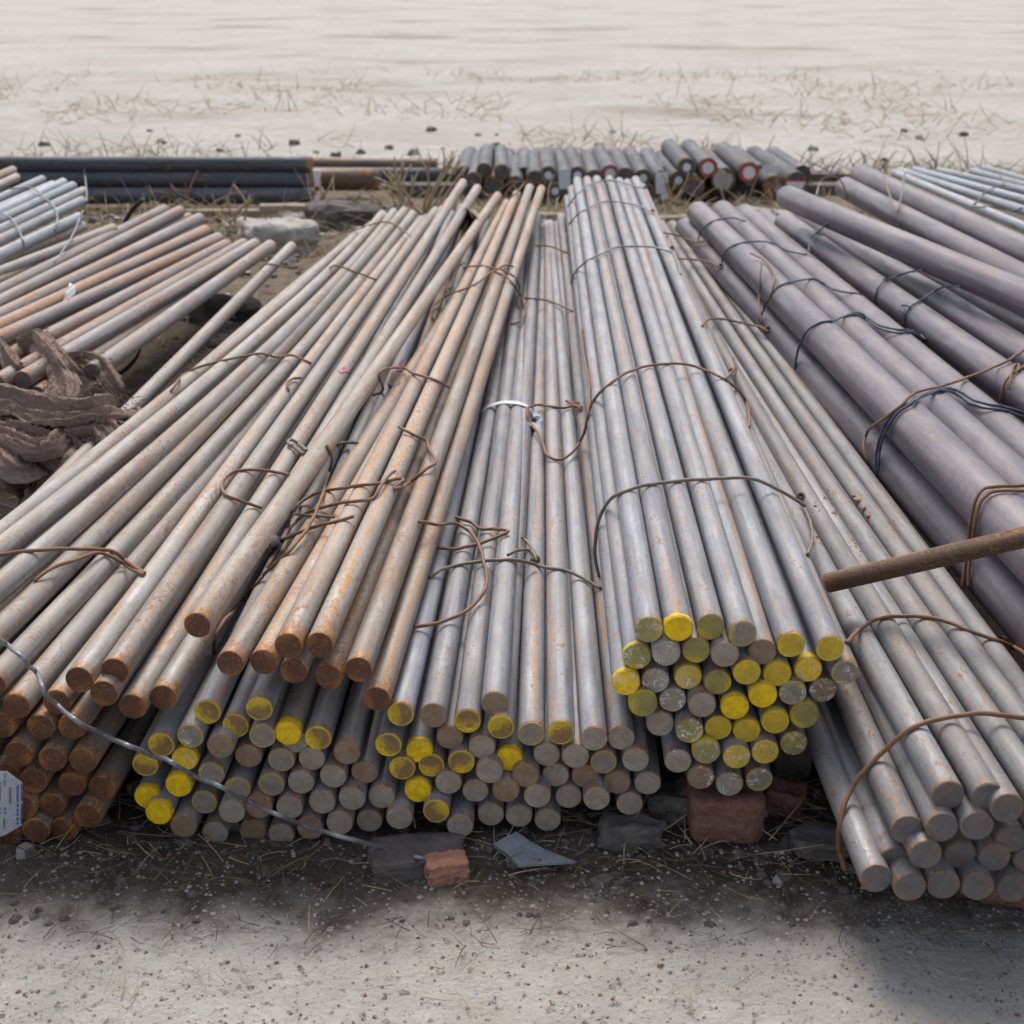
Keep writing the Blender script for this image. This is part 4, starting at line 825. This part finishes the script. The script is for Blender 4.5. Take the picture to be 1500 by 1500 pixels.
# ------------------------------------------------------------------ straw, weeds, grit
def blades(name, n, place, lmin, lmax, mat, flat=.25, w=.0016):
    V, F = [], []
    for _ in range(n):
        p = place(); a = rnd.uniform(0, 6.283); el = abs(rnd.gauss(0, flat)); l = rnd.uniform(lmin, lmax)
        d = Vector((math.cos(a) * math.cos(el), math.sin(a) * math.cos(el), math.sin(el))); s = d.cross(Vector((0, 0, 1))).normalized(); u = s.cross(d)
        k = len(V); sag = rnd.uniform(-.1, .12) * l; ww = w * rnd.uniform(.6, 1.4); sd = rnd.uniform(-.25, .25) * l
        for f in (0, .35, .7, 1):
            c = p + d * (l * f) + Vector((0, 0, 1)) * (sag * math.sin(f * 3.1)) + s * (sd * f * f); c.z = max(c.z, gz(c.x, c.y) + .001)
            q = ww * (1 - .6 * f); V += [c - s * q, c + s * q, c + u * q]
        for i in range(3):
            for j in range(3): F.append((k + i * 3 + j, k + i * 3 + (j + 1) % 3, k + i * 3 + 3 + (j + 1) % 3, k + i * 3 + 3 + j))
    return struct(link(name, V, F, mat, None, False), 'stuff')
def zone(x0, x1, y0, y1, dz=.004):
    def f():
        x, y = rnd.uniform(x0, x1), rnd.uniform(y0, y1); return Vector((x, y, gz(x, y) + dz + rnd.uniform(0, .012)))
    return f
blades('straw_litter', 900, zone(-.95, 1.3, 2.1, 2.9), .02, .12, M['straw2'])
blades('straw_litter', 160, zone(.2, .75, 2.19, 2.8), .03, .13, M['straw'], .3)
blades('straw_litter', 130, zone(-.9, .35, 2.18, 2.35), .02, .09, M['straw'], .3, .0012)
blades('straw_litter', 700, zone(-2.6, -.9, 3.6, 8.6), .05, .25, M['straw'], .3, .003)
blades('straw_litter', 1800, zone(-3.2, 2.6, 8.2, 10.2), .08, .35, M['straw'], .4, .005)
blades('straw_litter', 520, zone(-1.1, 1.2, 1.95, 2.25), .01, .07, M['straw2'], .25, .0012)
blades('straw_litter', 120, zone(-1.1, 1.1, 1.72, 2.2), .02, .08, M['straw'], .25, .0010)
def tufts(x0, x1, y0, y1):
    def f():
        while True:
            x = rnd.uniform(x0, x1); y = y0 + (y1 - y0) * rnd.random() ** 1.7
            if noise.noise(Vector((x * .55, y * .35, 4))) + .25 * noise.noise(Vector((x * 2, y * 2, 1))) > -.02: return Vector((x, y, gz(x, y)))
    return f
blades('dry_grass', 2600, tufts(-9, 9, 11.5, 26), .1, .35, M['straw'], .5, .006)
blades('dry_grass', 900, zone(-4, 5, 10.8, 12.4), .1, .35, M['straw2'], .5, .006)
def weed(px, py, h, n, label, seed):
    p = at_z(px, py, .02); rr = random.Random(seed); e = empty('dry_weed', p); tag(e, label, 'dry weed', 'dry weeds behind the left stack')
    for i in range(n):
        a = rr.uniform(-.9, .9); pts = [(0, 0, 0)]; d = Vector((math.sin(a), rr.uniform(-.3, .3), 1)).normalized(); c = Vector()
        for k in range(4): d = (d + Vector((rr.uniform(-.35, .35), rr.uniform(-.2, .2), rr.uniform(-.2, .1)))).normalized(); c = c + d * h / 4 * rr.uniform(.7, 1.2); pts.append(tuple(c))
        link('stem', *tube(spline(pts, 3), .011, 5, lambda t: 1.1 - .6 * t), M['straw'], e)
        b = Vector(pts[rr.choice((2, 3))]); q = b + Vector((rr.uniform(-.12, .12), 0, rr.uniform(.05, .14))); link('stem', *tube([b, (b + q) / 2 + Vector((.01, 0, 0)), q], .008, 5, lambda t: 1.1 - .5 * t), M['straw'], e)
weed(590, 325, .42, 7, 'largest branching dry weed behind the left stack tips', 1)
weed(622, 318, .45, 7, 'branching dry weed nearest the far brown bars', 2)
weed(497, 318, .28, 2, 'single bent dry weed stalk right of the hanging tag', 3)
weed(533, 322, .22, 3, 'small low dry weed above the left stack tips', 4)
weed(352, 345, .25, 3, 'pale dry weed left of the stone block', 5)
weed(985, 300, .18, 3, 'tuft of dry weed below the rear bars', 6)
V, F = [], []
for _ in range(5200):                                # pebbles on the open ground in front
    x, y = rnd.uniform(-1.0, 1.0), 1.74 + .52 * rnd.random(); s = rnd.choice((.0012, .0018, .0022, .003, .005)) * rnd.uniform(.7, 1.3); z = gz(x, y); k = len(V); r_ = rnd.uniform(0, 6)
    for q in range(5): a = r_ + q * 1.257; V.append((x + s * math.cos(a) * rnd.uniform(.7, 1.2), y + s * math.sin(a) * rnd.uniform(.7, 1.2), z + s * .1))
    V.append((x, y, z + s * rnd.uniform(.5, .9)))
    for q in range(5): F.append((k + q, k + (q + 1) % 5, k + 5))
struct(link('gravel', V, F, None, None, False, [M['stone'], M['palestone'], M['brick']], [rnd.choice((0, 1, 1, 1, 1, 1, 2)) for _ in range(5200) for __ in range(5)]), 'stuff')
V, F = [], []                                        # grit and small clods
for _ in range(2600):
    x, y = (rnd.uniform(-1.1, 1.2), rnd.uniform(2.02, 2.9)) if rnd.random() < .6 else (rnd.uniform(-3, 3), rnd.uniform(3, 10))
    s = rnd.uniform(.003, .012) * (1 if y < 3 else 2); z = gz(x, y); k = len(V)
    r_ = rnd.uniform(0, 6)
    for q in range(6): a = r_ + q * 1.047; V.append((x + s * math.cos(a) * rnd.uniform(.6, 1.2), y + s * math.sin(a) * rnd.uniform(.6, 1.2), z))
    for q in range(3): a = r_ + q * 2.094; V.append((x + .5 * s * math.cos(a), y + .5 * s * math.sin(a), z + s * rnd.uniform(.4, .7)))
    for q in range(3): F += [(k + 2 * q, k + 2 * q + 1, k + 6 + q), (k + 2 * q + 1, k + (2 * q + 2) % 6, k + 6 + (q + 1) % 3, k + 6 + q)]
    F.append((k + 6, k + 7, k + 8))
struct(link('grit', V, F, M['stone'], None, False), 'stuff')
V, F = [], []
for _ in range(420):
    x, y, m = rnd.choice(((rnd.uniform(-8, 8), 11.5 + 4 * rnd.random() ** 2, 1.6), (rnd.uniform(-2.6, -1.0), rnd.uniform(3.6, 8.6), 1.0), (rnd.uniform(-3, 2.8), rnd.uniform(8.3, 9.8), 1.6), (rnd.uniform(-.9, 1.25), rnd.uniform(2.1, 2.9), .6)))
    s = m * rnd.uniform(.012, .05); z = gz(x, y); k = len(V); r_ = rnd.uniform(0, 6)
    for q in range(6):
        a = r_ + q * 1.047
        for zz, w in ((-.3, 1.0), (.55, .7)): V.append((x + s * w * math.cos(a) * rnd.uniform(.6, 1.2), y + s * w * math.sin(a) * rnd.uniform(.6, 1.2), z + s * zz * rnd.uniform(.7, 1.2)))
    for q in range(6): a, b = k + q * 2, k + (q + 1) % 6 * 2; F.append((a, b, b + 1, a + 1))
    F.append(tuple(k + q * 2 + 1 for q in range(6)))
o = link('rubble', V, F, M['stone'], None, False, [M['stone'], M['palestone'], M['brick']], [rnd.choice((0, 0, 1)) for _ in range(420) for __ in (0,) for ___ in range(7)]); struct(o, 'stuff')
print('objects', len(S.objects))
